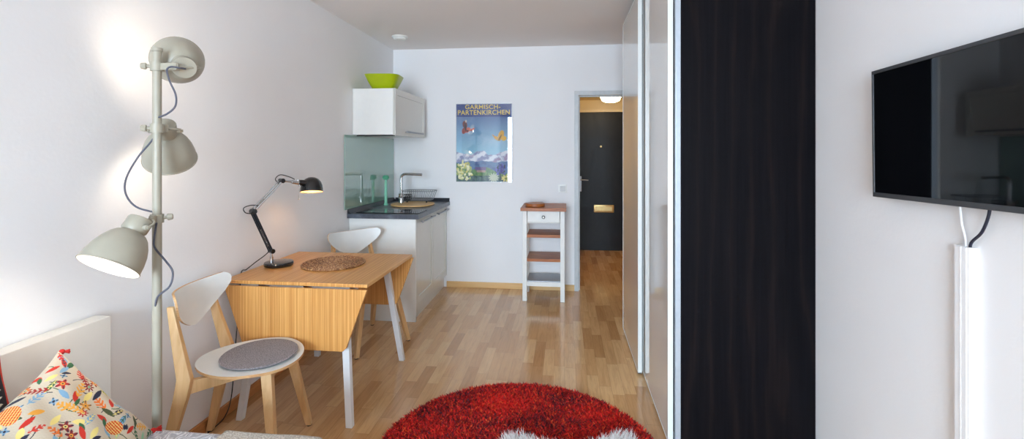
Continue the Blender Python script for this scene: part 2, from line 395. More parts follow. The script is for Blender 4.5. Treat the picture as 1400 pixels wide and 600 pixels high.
# hall
struct('wall_hall_left', MB().box(-.1, 0.0, YB + .1, HY + .1, 0, HC), HALLWALL)
struct('wall_hall_right', MB().box(XR, XR + .1, YB + .1, HY + .1, 0, HC), HALLWALL)
EX0, EX1, EZ = .175, .98, 1.995
struct('wall_hall_end', MB().box(0, EX0, HY, HY + .1, 0, HC).box(EX0, EX1, HY, HY + .1, EZ, HC).box(EX1, XR, HY, HY + .1, 0, HC), HALLWALL)
struct('ceiling_hall', MB().box(-.1, XR + .1, YB + .1, HY + .1, HC, HC + .1), HALLWALL)
# door frame to the hall (painted steel)
fr = MB(); g = .036
for a, b in ((DX0 - g, DX0 + .008), (DX1 - .008, DX1 + g)):
    fr.box(a, b, YB - .016, YB + .116, 0, DZ + g, .003)
fr.box(DX0 - g, DX1 + g, YB - .0165, YB + .1165, DZ - .008, DZ + g + .001, .003)
fr.box(DX0 + .006, DX0 + .02, YB + .03, YB + .07, 0, DZ, .002).box(DX0, DX1, YB + .03, YB + .07, DZ - .02, DZ, .002)
struct('trim_1', fr, plain('grey_frame_paint', rgb(198, 202, 204), 0.4))
# entrance door
d1 = MB().box(EX0 + .001, EX1 - .001, HY + .01, HY + .06, .0005, EZ - .001, .002)
d1 = struct('door_1', d1, BLACKDOOR)
ef = MB()
for a, b in ((EX0 - .05, EX0), (EX1, EX1 + .05)): ef.box(a, b, HY - .012, HY + .02, 0, EZ + .03, .003)
ef.box(EX0 - .05, EX1 + .05, HY - .0125, HY + .0195, EZ, EZ + .035, .003)
struct('trim_2', ef, plain('cream_frame_paint', rgb(236, 222, 190), 0.45))
MB().box(.208, .243, HY, HY + .012, .85, 1.07, .003).cyl((.226, HY, 1.02), (.226, HY - .045, 1.02), .008).cyl((.226, HY - .045, 1.02), (.34, HY - .045, 1.015), .009, .008).build('door_handle', STEEL, d1, label='satin steel lever handle')
ms = MB().box(.418, .705, HY - .004, HY + .012, .548, .660, .012).box(.44, .683, HY - .014, HY, .566, .642, .006)
ms.build('mail_slot', [BRASS], d1, label='pale brass mail slot')
MB().cyl((.52, HY + .012, 1.50), (.52, HY - .003, 1.50), .014, seg=16, bev=.002).build('peephole', BRASS, d1)
# skirtings
struct('baseboard_back', MB().box(-1.235, DX0 - g, YB - .014, YB, 0, .062, .004), BEECH_X)
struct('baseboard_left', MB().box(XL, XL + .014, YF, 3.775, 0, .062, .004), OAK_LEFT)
struct('baseboard_right', MB().box(XR - .014, XR, YF, 2.29, 0, .062, .004), BEECH)

# hall ceiling lamp
hl = thing('ceiling_lamp', (.54, 5.62, HC), 'lit cream ceiling lamp in the hall seen through the doorway', 'ceiling lamp')
MB().cyl((0, 0, 0), (0, 0, -.025), .075, seg=32).build('lamp_base', WHITE_MET, hl)
MB().lathe([(.12, -.022), (.125, -.04), (.122, -.10), (.10, -.145), (.06, -.162), (1e-4, -.168)], seg=40).build('lamp_shade', HALL_GLASS, hl, label='glowing opal glass shade')
# smoke alarm
sm = thing('smoke_alarm', (-1.545, 4.27, H), 'small round white smoke alarm on the ceiling near the back corner', 'smoke alarm')
MB().lathe([(.072, 0), (.074, -.008), (.070, -.016), (.060, -.018)], seg=36).build('mounting_plate', WHITE_LAC, sm)
MB().lathe([(.058, -.014), (.058, -.026), (.045, -.036), (1e-4, -.038)], seg=36).build('cover', WHITE_LAC, sm)
# light switch
sw = thing('light_switch', (-.019, YB, 1.045), 'square white rocker light switch on the back wall beside the door frame', 'light switch')
MB().box(-.042, .042, -.010, 0, -.042, .042, .003).build('switch_plate', WHITE_LAC, sw)
MB().box(-.028, .028, -.016, -.008, -.028, .028, .003, rot=Matrix.Rotation(.07, 3, 'X')).build('rocker', plain('switch_rocker', rgb(214, 216, 216), .3), sw)

# ------------------------------------------------------------------ wardrobe
WY0, WY1, WH = 2.31, 3.86, 2.43
wd = thing('wardrobe', (.85, 3.08, 0), 'tall black-brown wardrobe with two glossy white sliding doors against the right wall', 'wardrobe')
MB().box(.551, XR - .003, WY0, WY0 + .022, .0, WH, .001).build('side_panel', BLACKBROWN, wd, world=True, label='black-brown wood-grain side panel')
MB().box(.551, XR - .003, WY1 - .022, WY1, .0, WH, .001).box(XR - .015, XR - .003, WY0 + .02, WY1 - .02, 0.05, WH).box(.551, XR - .003, WY0 + .02, WY1 - .02, .0, .06).box(.551, XR - .003, WY0 + .02, WY1 - .02, WH - .03, WH).box(.6, XR - .015, 3.07, 3.09, .06, WH - .03).build('carcass', BLACKBROWN, wd, world=True)
MB().box(.526, .550, WY0 - .003, WY0 + .03, 0, WH, .002).box(.526, .550, WY1 - .03, WY1, 0, WH, .002).box(.526, .550, WY0, WY1, WH - .03, WH, .002).box(.475, .550, WY0 + .03, WY1 - .01, WH - .008, WH + .004, .001).build('edge_profile', ALU, wd, world=True, label='grey aluminium edge profile')
MB().box(.500, .545, WY0 + .05, WY1 - .01, 0.0, .010, .001).build('floor_rail', ALU, wd, world=True)
def slide_door(x, y0, y1, z0, z1, nm):
    d = MB().box(x + .002, x + .022, y0 + .006, y1 - .006, z0 + .006, z1 - .006, .0005).build('sliding_door', GLOSS_DOOR, wd, world=True, label=nm)
    e = MB().box(x, x + .025, y0, y0 + .007, z0, z1, .001).box(x, x + .025, y1 - .007, y1, z0, z1, .001).box(x, x + .025, y0, y1, z0, z0 + .007, .001).box(x, x + .025, y0, y1, z1 - .007, z1, .001)
    o = e.build('door_profile', WHITE_EDGE, d); o.location = (0, 0, 0); return d
for o in (slide_door(.463, 3.045, 3.83, .012, WH + .008, 'glossy white sliding door farther from the camera'), slide_door(.496, WY0 + .025, 3.075, .012, WH - .012, 'glossy white sliding door nearer the camera')):
    for ch in o.children:      # profile was built in world coordinates
        for v in ch.data.vertices: v.co -= wd.location

# ------------------------------------------------------------------ television
tv = thing('television', (1.10, 1.437, 1.49), 'flat black wall-mounted television with a glossy dark screen', 'television')
tv.rotation_euler = (math.radians(-1.0), 0, 0)
MB().box(.0, .034, -.372, .372, -.222, .222, .004).build('housing', BLACK_PLASTIC, tv)
bz = MB()
bz.box(-.006, .004, -.374, .374, .212, .224, .002).box(-.006, .004, -.374, .374, -.224, -.208, .002).box(-.006, .004, .366, .374, -.224, .224, .002).box(-.006, .004, -.374, -.366, -.224, .224, .002)
bz.build('bezel', plain('dark_grey_bezel', rgb(66, 68, 72), .4), tv, label='dark grey bezel')
MB().box(-.003, .002, -.367, .367, -.209, .213).build('screen', SCREEN, tv, label='glossy black screen')
MB().box(.032, .048, -.12, .12, -.1, .1, .002).build('wall_bracket', STEEL, tv)
ct = thing('cable_duct', (XR, 1.485, 0), 'white vertical cable duct on the right wall below the television', 'cable duct')
MB().box(-.022, 0, -.027, .027, 0.06, 1.148, .002).build('duct_base', WALL, ct)
MB().box(-.0245, -.019, -.020, .020, 0.06, 1.146, .0015).box(-.0255, -.02, -.003, .003, .06, 1.146, .001).build('duct_cover', WALL, ct)
tag(MB().tube([(1.128, 1.40, 1.30), (1.136, 1.395, 1.262), (1.138, 1.42, 1.20), (1.143, 1.462, 1.16), (1.144, 1.466, 1.12)], .0038).build('power_cable', plain('navy_black_cable', rgb(26, 30, 48), .45)), 'black power cable hanging from the television into the cable duct', 'cable')
tag(MB().tube([(1.128, 1.49, 1.30), (1.136, 1.49, 1.258), (1.143, 1.493, 1.21), (1.144, 1.482, 1.17), (1.145, 1.480, 1.12)], .003).build('antenna_cable', CORD_WHITE), 'thin white cable hanging from the television beside the black one', 'cable')

# ------------------------------------------------------------------ kitchen
KX, KY = -1.235, 3.79
def base_cab(y0, y1, lab, endp):
    c = thing('base_cabinet', ((XL + KX) / 2, (y0 + y1) / 2, 0), lab, 'cabinet', 'kitchen base cabinets under the worktop')
    MB().box(XL + .003, KX - .022, y0 + (.02 if endp else 0), y1, .12, .858).build('body', WHITE_LAC, c, world=True)
    if endp: MB().box(XL + .004, KX, y0, y0 + .019, 0, .859, .001).build('end_panel', WHITE_LAC, c, world=True, label='plain white end panel down to the floor')
    MB().box(KX - .045, KX - .03, y0 + (.02 if endp else 0), y1, 0, .118, .001).build('plinth', KIT_DOOR, c, world=True)
    a, b = y0 + (.021 if endp else .002), y1 - .002
    d = MB().box(KX - .021, KX - .006, a, b, .128, .85, .001)
    w = .065
    d.box(KX - .012, KX, a, a + w, .128, .85, .0015).box(KX - .012, KX, b - w, b, .128, .85, .0015).box(KX - .012, KX, a + w, b - w, .128, .128 + w, .0015).box(KX - .012, KX, a + w, b - w, .85 - w, .85, .0015)
    dd = d.build('door', KIT_DOOR, c, world=True)
    h = MB(); hz = .822
    h.cyl((KX + .030, a + .08, hz), (KX + .030, b - .04, hz), .0085, bev=.001)
    for yy in (a + .12, b - .08): h.cyl((KX, yy, hz), (KX + .03, yy, hz), .005)
    o = h.build('handle', STEEL, dd); 
    for v in o.data.vertices: v.co -= c.location
    return c
base_cab(KY, 4.325, 'white kitchen base cabinet with the full white end panel, nearer the dining table', True)
base_cab(4.325, YB - .002, 'white kitchen base cabinet in the corner against the back wall', False)
WTX = -1.20
wt = thing('worktop', ((XL + WTX) / 2, 4.29, .86), 'dark slate-grey kitchen worktop along the left wall', 'worktop')
MB().box(XL + .002, WTX, 3.755, YB - .002, .862, .900, .003).build('slab', SLATE, wt, world=True)
st = MB().prism([(0, 0), (.024, 0), (.010, .032), (0, .034)], (XL + .003, 3.76, .9005), (1, 0, 0), (0, 0, 1), -.0001 - (YB - .004 - 3.76), bev=.0)
MB_s = MB().loft([[(XL + .003, y, .9005), (XL + .028, y, .9005), (XL + .012, y, .934), (XL + .003, y, .936)] for y in (3.76, YB - .004)])
MB_s.loft([[(x, YB - .003, .9005), (x, YB - .026, .9005), (x, YB - .012, .934), (x, YB - .003, .936)] for x in (XL + .028, WTX - .004)])
MB_s.build('upstand', DARK_STRIP, wt, world=True, label='black sealing strip along the walls')
tag(MB().box(XL + .004, XL + .010, 3.70, YB - .012, .937, 1.562, .0005).build('glass_splashback', [SPLASH], None), 'pale green reflective glass splashback behind the worktop on the left wall', 'splashback')
hb = thing('ceramic_hob', (-1.49, 3.945, .900), 'narrow black glass ceramic hob at the front end of the worktop', 'hob')
MB().box(-.275, .270, -.135, .135, .0005, .006, .002).build('glass_plate', HOB, hb)
rg = MB()
for x in (-.13, .13):
    rg.lathe_open([(.085, .0062), (.087, .0062), (.087, .0066), (.085, .0066)], (x, 0, 0), seg=40)
rg.build('cooking_ring', plain('ring_print', rgb(110, 112, 116), .3), hb)
# sink under the board
sk = thing('sink', (-1.475, 4.50, .900), 'steel inset sink mostly covered by the oval board', 'sink')
MB().lathe_open([(.185, .0005), (.19, .003), (.20, .003), (.205, .0005), (.205, -.001), (.185, -.001)], seg=48).build('rim', STEEL, sk)
MB().lathe([(1e-4, .0012), (.186, .0012), (.186, .002), (1e-4, .002)], seg=48).build('basin', STEEL, sk)
# board
bd = MB(); out = []
for k in range(56):
    a = 2 * PI * k / 56; out.append((.205 * math.copysign(abs(math.cos(a)) ** .8, math.cos(a)), .205 * math.copysign(abs(math.sin(a)) ** .9, math.sin(a))))
bd.prism(out, (0, 0, 0), (1, 0, 0), (0, 1, 0), .014, bev=.003)
bo = bd.build('chopping_board', PALE_BOARD); bo.location = (-1.475, 4.44, .9038); tag(bo, 'oval light wood chopping board lying across the sink', 'chopping board')
# tap
tp = thing('kitchen_tap', (-1.605, 4.475, .900), 'tall chrome kitchen tap with a right-angled swivel spout', 'tap')
MB().lathe([(.026, 0.018), (.026, .022), (.023, .034), (.023, .10), (.018, .108), (1e-4, .109)], seg=28).build('tap_body', CHROME, tp)
MB().tube([(0, 0, .10), (0, 0, .2), (0, 0, .262), (.010, 0, .288), (.032, 0, .300), (.07, 0, .302), (.20, 0, .298)], .0125, seg=16, n=8).cyl((.198, 0, .298), (.212, 0, .2975), .0135, bev=.002).build('spout', CHROME, tp)
MB().cyl((0, 0, .07), (-.0, .0, .071), .02).cyl((.0, -.02, .075), (.0, -.05, .078), .014, bev=.003).cyl((0, -.045, .08), (.01, -.085, .115), .005).build('lever', CHROME, tp)
MB().lathe([(.029, .0195), (.029, .0235), (1e-4, .0236)], seg=28).build('base_ring', CHROME, tp)
# dish rack
dr = thing('dish_rack', (-1.46, 4.585, .9185), 'chrome wire dish rack standing on the oval board behind the tap', 'dish rack')
def rrect(hx, hy, z, c=.025, n=5):
    o = []
    for (sx, sy, a0) in ((1, 1, 0), (-1, 1, PI / 2), (-1, -1, PI), (1, -1, 3 * PI / 2)):
        for k in range(n + 1):
            a = a0 + (PI / 2) * k / n; o.append((sx * (hx - c) + c * math.cos(a), sy * (hy - c) + c * math.sin(a), z))
    return o
bw = MB()
bw.tube(rrect(.165, .10, .112), .0035, seg=8, smooth=False, closed=True).tube(rrect(.13, .085, .022), .003, seg=8, smooth=False, closed=True)
bw.build('rim_wires', STEEL, dr)
uw = MB()
for k in range(15):
    x = -.125 + .25 * k / 14; X = x * 1.27
    uw.tube([(X, -.10, .112), (x, -.085, .022), (x, .085, .022), (X, .10, .112)], .0018, seg=6, smooth=False)
for y in (-.05, 0, .05): uw.tube([(-.165, y * 1.2, .112), (-.13, y, .022), (.13, y, .022), (.165, y * 1.2, .112)], .0018, seg=6, smooth=False)
uw.build('basket_wires', STEEL, dr)
for sx in (-1, 1):
    for sy in (-1, 1): MB().cyl((sx * .10, sy * .07, 0), (sx * .10, sy * .07, .024), .0075, .006, bev=.001).build('foot', BLACK_PLASTIC, dr)
cb = MB()
for q in (rrect(.035, .03, .078, .008, 3), rrect(.035, .03, .026, .008, 3), rrect(.035, .03, .052, .008, 3)): cb.tube([(x - .10, y - .06, z) for x, y, z in q], .0028, seg=6, smooth=False, closed=True)
for k in range(5):
    for sy in (-1, 1): cb.tube([(-.13 + .015 * k, -.06 + sy * .03, .026), (-.13 + .015 * k, -.06 + sy * .03, .078)], .0022, seg=6, smooth=False)
cb.build('cutlery_basket', BLACK_PLASTIC, dr, label='small black cutlery basket')
# brush
br = thing('dish_brush', (-1.745, 4.43, .900), 'mint green dish brush standing upright in front of the glass splashback', 'dish brush')
MB().lathe([(.024, 0), (.024, .006), (.015, .014), (.013, .20), (.010, .262), (1e-4, .264)], seg=20).build('handle', MINT, br)
MB().lathe([(1e-4, .247), (.026, .250), (.033, .262), (.033, .276), (.022, .29), (1e-4, .294)], seg=24).build('brush_head', plain('green_brush', rgb(92, 178, 140), .5), br)
# wall cabinet
wc = thing('wall_cabinet', (-1.63, 4.28, 1.556), 'white wall cabinet with a flap door above the worktop', 'wall cabinet')
CX = -1.437; c0, c1, cz0, cz1 = 3.86, 4.70, 1.568, 1.965
MB().box(XL + .003, CX - .022, c0, c1, cz0, cz1, .0015).build('body', WHITE_LAC, wc, world=True)
d = MB().box(CX - .0205, CX - .006, c0, c1, cz0 - .004, cz1, .001); w = .055
d.box(CX - .012, CX, c0, c0 + w, cz0 - .004, cz1, .0015).box(CX - .012, CX, c1 - w, c1, cz0 - .004, cz1, .0015).box(CX - .012, CX, c0 + w, c1 - w, cz0 - .004, cz0 + w, .0015).box(CX - .012, CX, c0 + w, c1 - w, cz1 - w, cz1, .0015)
dd = d.build('door', KIT_DOOR, wc, world=True)
h = MB().cyl((CX + .03, 4.08, 1.60), (CX + .03, 4.56, 1.60), .0085, bev=.001)
for yy in (4.12, 4.52): h.cyl((CX, yy, 1.60), (CX + .03, yy, 1.60), .005)
o = h.build('handle', STEEL, dd)
for v in o.data.vertices: v.co -= wc.location
MB().box(-1.78, -1.72, 3.88, 3.92, cz0 - .006, cz0, .001).box(-1.80, -1.46, 3.90, 3.915, cz0 - .010, cz0, .001).build('light_rail', BLACK_PLASTIC, wc, world=True, label='thin dark rail under the cabinet')
# green bowl : flared rounded square
gb = thing('salad_bowl', (-1.60, 4.03, cz1), 'lime green flared square plastic bowl on top of the wall cabinet', 'bowl')
def sq(r, z, p=5.0, n=56, tw=0):
    o = []
    for k in range(n):
        a = 2 * PI * k / n; c, s_ = math.cos(a), math.sin(a); q = (abs(c) ** p + abs(s_) ** p) ** (-1 / p); o.append((r * q * c, r * q * s_, z))
    return o
secs = [sq(.080, .0005, 4), sq(.092, .004, 4), sq(.115, .045, 4), sq(.136, .090, 4.5), sq(.150, .126, 5), sq(.153, .130, 5), sq(.150, .131, 5), sq(.133, .092, 4.5), sq(.112, .047, 4), sq(.088, .008, 4)]
b_ = MB(); n = 56; vs = [p for q in secs for p in q]
fs = [(i * n + k, i * n + (k + 1) % n, (i + 1) * n + (k + 1) % n, (i + 1) * n + k) for i in range(len(secs) - 1) for k in range(n)]
fs.append(tuple(range(n - 1, -1, -1))); fs.append(tuple((len(secs) - 1) * n + k for k in range(n)))
b_.add(vs, fs).build('bowl_body', GREEN_PLASTIC, gb, ang=50); gb.rotation_euler.z = .12

# ------------------------------------------------------------------ poster (own generic alpine drawing, lettering as on the print)
PX0, PX1, PZ0, PZ1 = -1.133, -.542, 1.108, 1.924
po = thing('framed_poster', ((PX0 + PX1) / 2, YB, (PZ0 + PZ1) / 2), 'glazed alpine travel poster with yellow lettering on the back wall', 'poster')
pw, ph = PX1 - PX0, PZ1 - PZ0
MB().box(-pw / 2, pw / 2, -.010, -.001, -ph / 2, ph / 2, .0005).build('backing_board', STEEL, po)
NU, NV = 290, 400
U, V = np.meshgrid(np.linspace(0, 1, NU + 1), np.linspace(0, 1, NV + 1))
def L3(r, g, b): return np.array([lin(r), lin(g), lin(b)])
def mixc(C, mask, col): C[mask] = col
def fnoise(x, y, seed=0, oct=5):
    r = np.zeros_like(x); rs = np.random.default_rng(seed)
    for k in range(oct):
        f = 2 ** k
        for _ in range(4):
            a = rs.uniform(0, 2 * PI); p = rs.uniform(0, 2 * PI); r += np.sin((x * math.cos(a) + y * math.sin(a)) * f * 6 + p) / f / 4
    return r
C = np.zeros(U.shape + (3,))
t_ = np.clip((V - .38) / .55, 0, 1)[..., None]; C[:] = L3(150, 196, 214) * (1 - t_) + L3(46, 78, 142) * t_
cl = np.clip(fnoise(U * 1.2, V * 1.6, 3) * .9, 0, 1)[..., None] * np.clip(1 - abs(V - .58) * 3, 0, 1)[..., None]; C = C * (1 - cl * .55) + L3(214, 224, 230) * cl * .55
C[V > .835] = L3(42, 66, 126)
C[(U < .10) & (V < .95)] *= 1.12
ridge = .365 + .045 * fnoise(U * 2.2, U * 0, 5, 6) + .02 * np.sin(U * 9)
mt = V < ridge; sh = fnoise(U * 7, V * 9, 8, 4)
C[mt] = L3(186, 190, 208); C[mt & (sh > .15)] = L3(226, 226, 232); C[mt & (sh < -.25)] = L3(146, 150, 182); C[mt & (sh < -.25) & (U > .6)] = L3(166, 144, 172)
low = V < .26 + .02 * fnoise(U * 3, U, 9); C[low] = L3(96, 130, 170); C[low & (fnoise(U * 9, V * 9, 21) > .1)] = L3(84, 112, 158)
hill = V < .165 - .10 * (U - .45) + .03 * np.sin(U * 11 + 2); C[hill] = L3(92, 132, 92); C[hill & (fnoise(U * 12, V * 12, 31) > 0)] = L3(120, 156, 104); C[(V < .075)] = L3(58, 88, 96)
C[(V < .075) & (fnoise(U * 14, V * 14, 33) > 0)] = L3(78, 112, 104)
house = (abs(U - .44) < .10) & (abs(V - .165) < .022); C[house] = L3(124, 106, 150); C[(abs(U - .45) < .08) & (abs(V - .132) < .013)] = L3(178, 152, 140)
def ell(cx, cy, a, b, rot): # poster aspect-corrected ellipse mask
    x = (U - cx) * pw / ph; y = V - cy; c, s_ = math.cos(rot), math.sin(rot); return ((x * c + y * s_) / a) ** 2 + ((-x * s_ + y * c) / b) ** 2 < 1
for k in range(70):   # cream blossoms lower left
    a = random.uniform(0, 2 * PI); r = .13 * math.sqrt(random.random()); cx, cy = .15 + r * math.cos(a) * 1.1, .135 + r * math.sin(a)
    C[ell(cx, cy, .019, .013, random.random() * 3)] = random.choice([L3(232, 226, 170), L3(244, 240, 204), L3(216, 206, 120), L3(170, 184, 110)])
for k in range(46):   # blue gentian-like bells lower right
    a = random.uniform(0, 2 * PI); r = .09 * math.sqrt(random.random()); cx, cy = .80 + r * math.cos(a), .155 + r * math.sin(a) * .9
    C[ell(cx, cy, .026, .009, random.uniform(.5, 2.6))] = random.choice([L3(60, 62, 140), L3(84, 88, 168), L3(44, 70, 74), L3(96, 100, 180)])
for k in range(12):
    a = 2 * PI * k / 12; C[ell(.68 + .05 * math.cos(a), .05 + .03 * math.sin(a), .034, .010, a)] = L3(196, 202, 178)
for k in range(9):
    a = 2 * PI * k / 9; C[ell(.90 + .05 * math.cos(a), .045 + .02 * math.sin(a), .03, .011, a)] = L3(224, 212, 130)
C[ell(.90, .04, .02, .015, 0)] = L3(120, 140, 70)
for args, col in (((.155, .735, .030, .050, .2), (120, 60, 54)), ((.20, .665, .045, .030, .5), (196, 92, 74)), ((.135, .655, .026, .040, -.2), (150, 66, 58)), ((.165, .70, .012, .055, .15), (60, 44, 52)), ((.29, .672, .036, .014, .5), (170, 70, 66)), ((.175, .78, .012, .018, 0), (196, 186, 176)), ((.205, .655, .016, .010, .4), (60, 44, 52)),
                  ((.81, .60, .036, .062, -.35), (214, 162, 44)), ((.74, .555, .050, .022, -.55), (206, 152, 40)), ((.86, .555, .034, .030, .4), (226, 178, 60)), ((.68, .585, .030, .008, -.8), (190, 138, 40)), ((.79, .565, .008, .045, -.5), (120, 92, 40))):
    C[ell(*args)] = L3(*col)
pr = MB().grid(lambda u, v: (-pw / 2 + .004 + u * (pw - .008), -.0108, -ph / 2 + .004 + v * (ph - .008)), NU, NV)
pr.f = pr.f  # front faces the room
prn = pr.build('print', attr_mat('poster_ink', .7), po, label='alpine scene with butterflies and flowers'); paint(prn, C.reshape(-1, 3))
INK = plain('yellow_ink', rgb(226, 198, 78), .6, var=.03)
def lettering(txt, width, height, cx, z, name):
    cu = bpy.data.curves.new(name, 'FONT'); cu.body = txt; cu.align_x = 'CENTER'; cu.extrude = .0; cu.offset = .012; cu.space_character = 1.06; cu.size = 1
    tmp = bpy.data.objects.new('tmp', cu); COL.objects.link(tmp); bpy.context.view_layer.update()
    me = bpy.data.meshes.new_from_object(tmp.evaluated_get(bpy.context.evaluated_depsgraph_get())); bpy.data.objects.remove(tmp)
    xs = [v.co.x for v in me.vertices]; ys = [v.co.y for v in me.vertices]; sx = width / (max(xs) - min(xs)); sy = height / (max(ys) - min(ys)); mx = (max(xs) + min(xs)) / 2; my = min(ys)
    for v in me.vertices: v.co = Vector((cx + (v.co.x - mx) * sx, -.0114, z + (v.co.y - my) * sy))
    me.materials.clear(); me.materials.append(INK)
    o = bpy.data.objects.new(name, me); COL.objects.link(o); o.parent = po; return o
lettering('GARMISCH-', .372, .046, -.012, ph / 2 - .056, 'lettering')['label'] = 'yellow line reading GARMISCH-'
lettering('PARTENKIRCHEN', .548, .050, -.002, ph / 2 - .116, 'lettering')['label'] = 'yellow line reading PARTENKIRCHEN'
MB().box(-pw / 2, pw / 2, -.0145, -.0125, -ph / 2, ph / 2, .0003).build('glass_pane', thin_glass('picture_glass', f0=.0), po)
for x in (-.18, .18):
    for s_ in (-1, 1): MB().box(x - .006, x + .006, -.0155, -.002, s_ * ph / 2 - .004, s_ * ph / 2 + .004, .001).build('frame_clip', CHROME, po)

# ------------------------------------------------------------------ trolley
tr = thing('kitchen_trolley', (-.199, 4.60, 0), 'narrow white kitchen trolley with a brown wooden top and three shelves', 'trolley')
TX0, TX1, TY0, TY1 = -.200, .200, -.165, .175
MB().box(TX0 - .012, TX1 + .014, TY0 - .085, TY1 + .02, .868, .898, .003).build('top', WALNUT, tr, label='brown butcher-block top')
for x in (TX0, TX1 - .042):
    for y in (TY0, TY1 - .042): MB().box(x, x + .042, y, y + .042, 0.002, .868, .003).build('leg', WHITE_LAC, tr)
RAIL = lambda *a: MB().box(*a, .001).build('rail', WHITE_LAC, tr)
for q in ((TX0 + .042, TX1 - .042, TY0 + .006, TY0 + .022, .745, .752), (TX0 + .008, TX0 + .024, TY0 + .042, TY1 - .042, .745, .868), (TX1 - .024, TX1 - .008, TY0 + .042, TY1 - .042, .745, .868), (TX0 + .042, TX1 - .042, TY1 - .024, TY1 - .008, .745, .868), (TX0 + .042, TX1 - .042, TY0 + .008, TY0 + .024, .145, .185), (TX0 + .042, TX1 - .042, TY1 - .024, TY1 - .008, .145, .185)): RAIL(*q)
dw = MB().box(TX0 + .047, TX1 - .047, TY0 + .002, TY0 + .02, .754, .862, .002).build('drawer', WHITE_LAC, tr)
MB().lathe([(.008, 0), (.008, .012), (.016, .018), (.016, .024), (.010, .028), (1e-4, .028)], (0, TY0 + .002, .805), (0, -1, 0), 24).build('knob', plain('dark_ring_knob', rgb(96, 96, 98), .3, metal=.5), dw)
MB().lathe([(.009, 0.0), (.009, .0035), (1e-4, .0035)], (0, TY0 + .002 - .027, .805), (0, -1, 0), 20).build('knob_face', WHITE_LAC, dw)
for z in (.606, .378): MB().box(TX0 + .041, TX1 - .041, TY0 + .01, TY1 - .005, z, z + .028, .002).build('shelf', WALNUT, tr, label='brown wooden shelf')
MB().box(TX0 + .041, TX1 - .041, TY0 + .02, TY1 - .02, .185, .192, .001).build('shelf', STEEL, tr, label='grey steel bottom shelf')
tv_ = MB().lathe([(1e-4, 0), (.090, 0), (.095, .004), (.095, .026), (.090, .030), (1e-4, .030)], seg=44).build('trivet', WALNUT)
tv_.location = (-.283, 4.51, .8985); tag(tv_, 'thick round brown wooden board lying on the trolley top', 'trivet')

# ------------------------------------------------------------------ drop-leaf table
tb = thing('drop_leaf_table', (-1.40, 2.66, 0), 'bamboo drop-leaf table with both flaps hanging and white splayed legs', 'table')
MB().box(-.405, .395, -.36, .355, .722, .740, .0025).build('tabletop', BAMBOO, tb)
def leaf(y, sy):
    o = [(-.385, 0), (.400, 0), (.290, -.300), (.272, -.318), (-.262, -.318), (-.280, -.300)]
    return MB().prism(o, (0, y, .7155), (1, 0, 0), (0, 0, 1), .017, bev=.002)
leaf(-.362 , 1).build('hanging_leaf', BAMBOO, tb, label='near trapezoid flap hanging down')
leaf(.375, 1).build('hanging_leaf', BAMBOO, tb, label='far trapezoid flap hanging down')
for y in (-.357, .352):
    for xa, xb in ((-.30, -.20), (-.14, .05), (.10, .30)): MB().box(xa, xb, y - .008, y + .006, .714, .7225, .001).build('hinge', STEEL, tb)
fm = MB().box(-.30, .30, -.29, -.255, .68, .722, .002).box(-.30, .30, .25, .285, .68, .722, .002).box(-.30, -.265, -.26, .26, .68, .722, .002).box(.225, .26, -.26, .26, .68, .722, .002)
fm.build('underframe', WHITE_MET, tb)
for sx, sy in ((-1, -1), (1, -1), (-1, 1), (1, 1)):
    fx = .298 if sx > 0 else -.312; tx = .225 if sx > 0 else -.24
    fy = sy * .375 - .03 * (sy < 0) * 0; ty = sy * .27
    if sy > 0: fy = .43; ty = .30
    else: fy = -.350; ty = -.265
    MB().beam([(fx, fy, .0), (tx, ty, .722)], [(.034, .030), (.040, .034)], bev=.002).build('leg', WHITE_MET, tb)

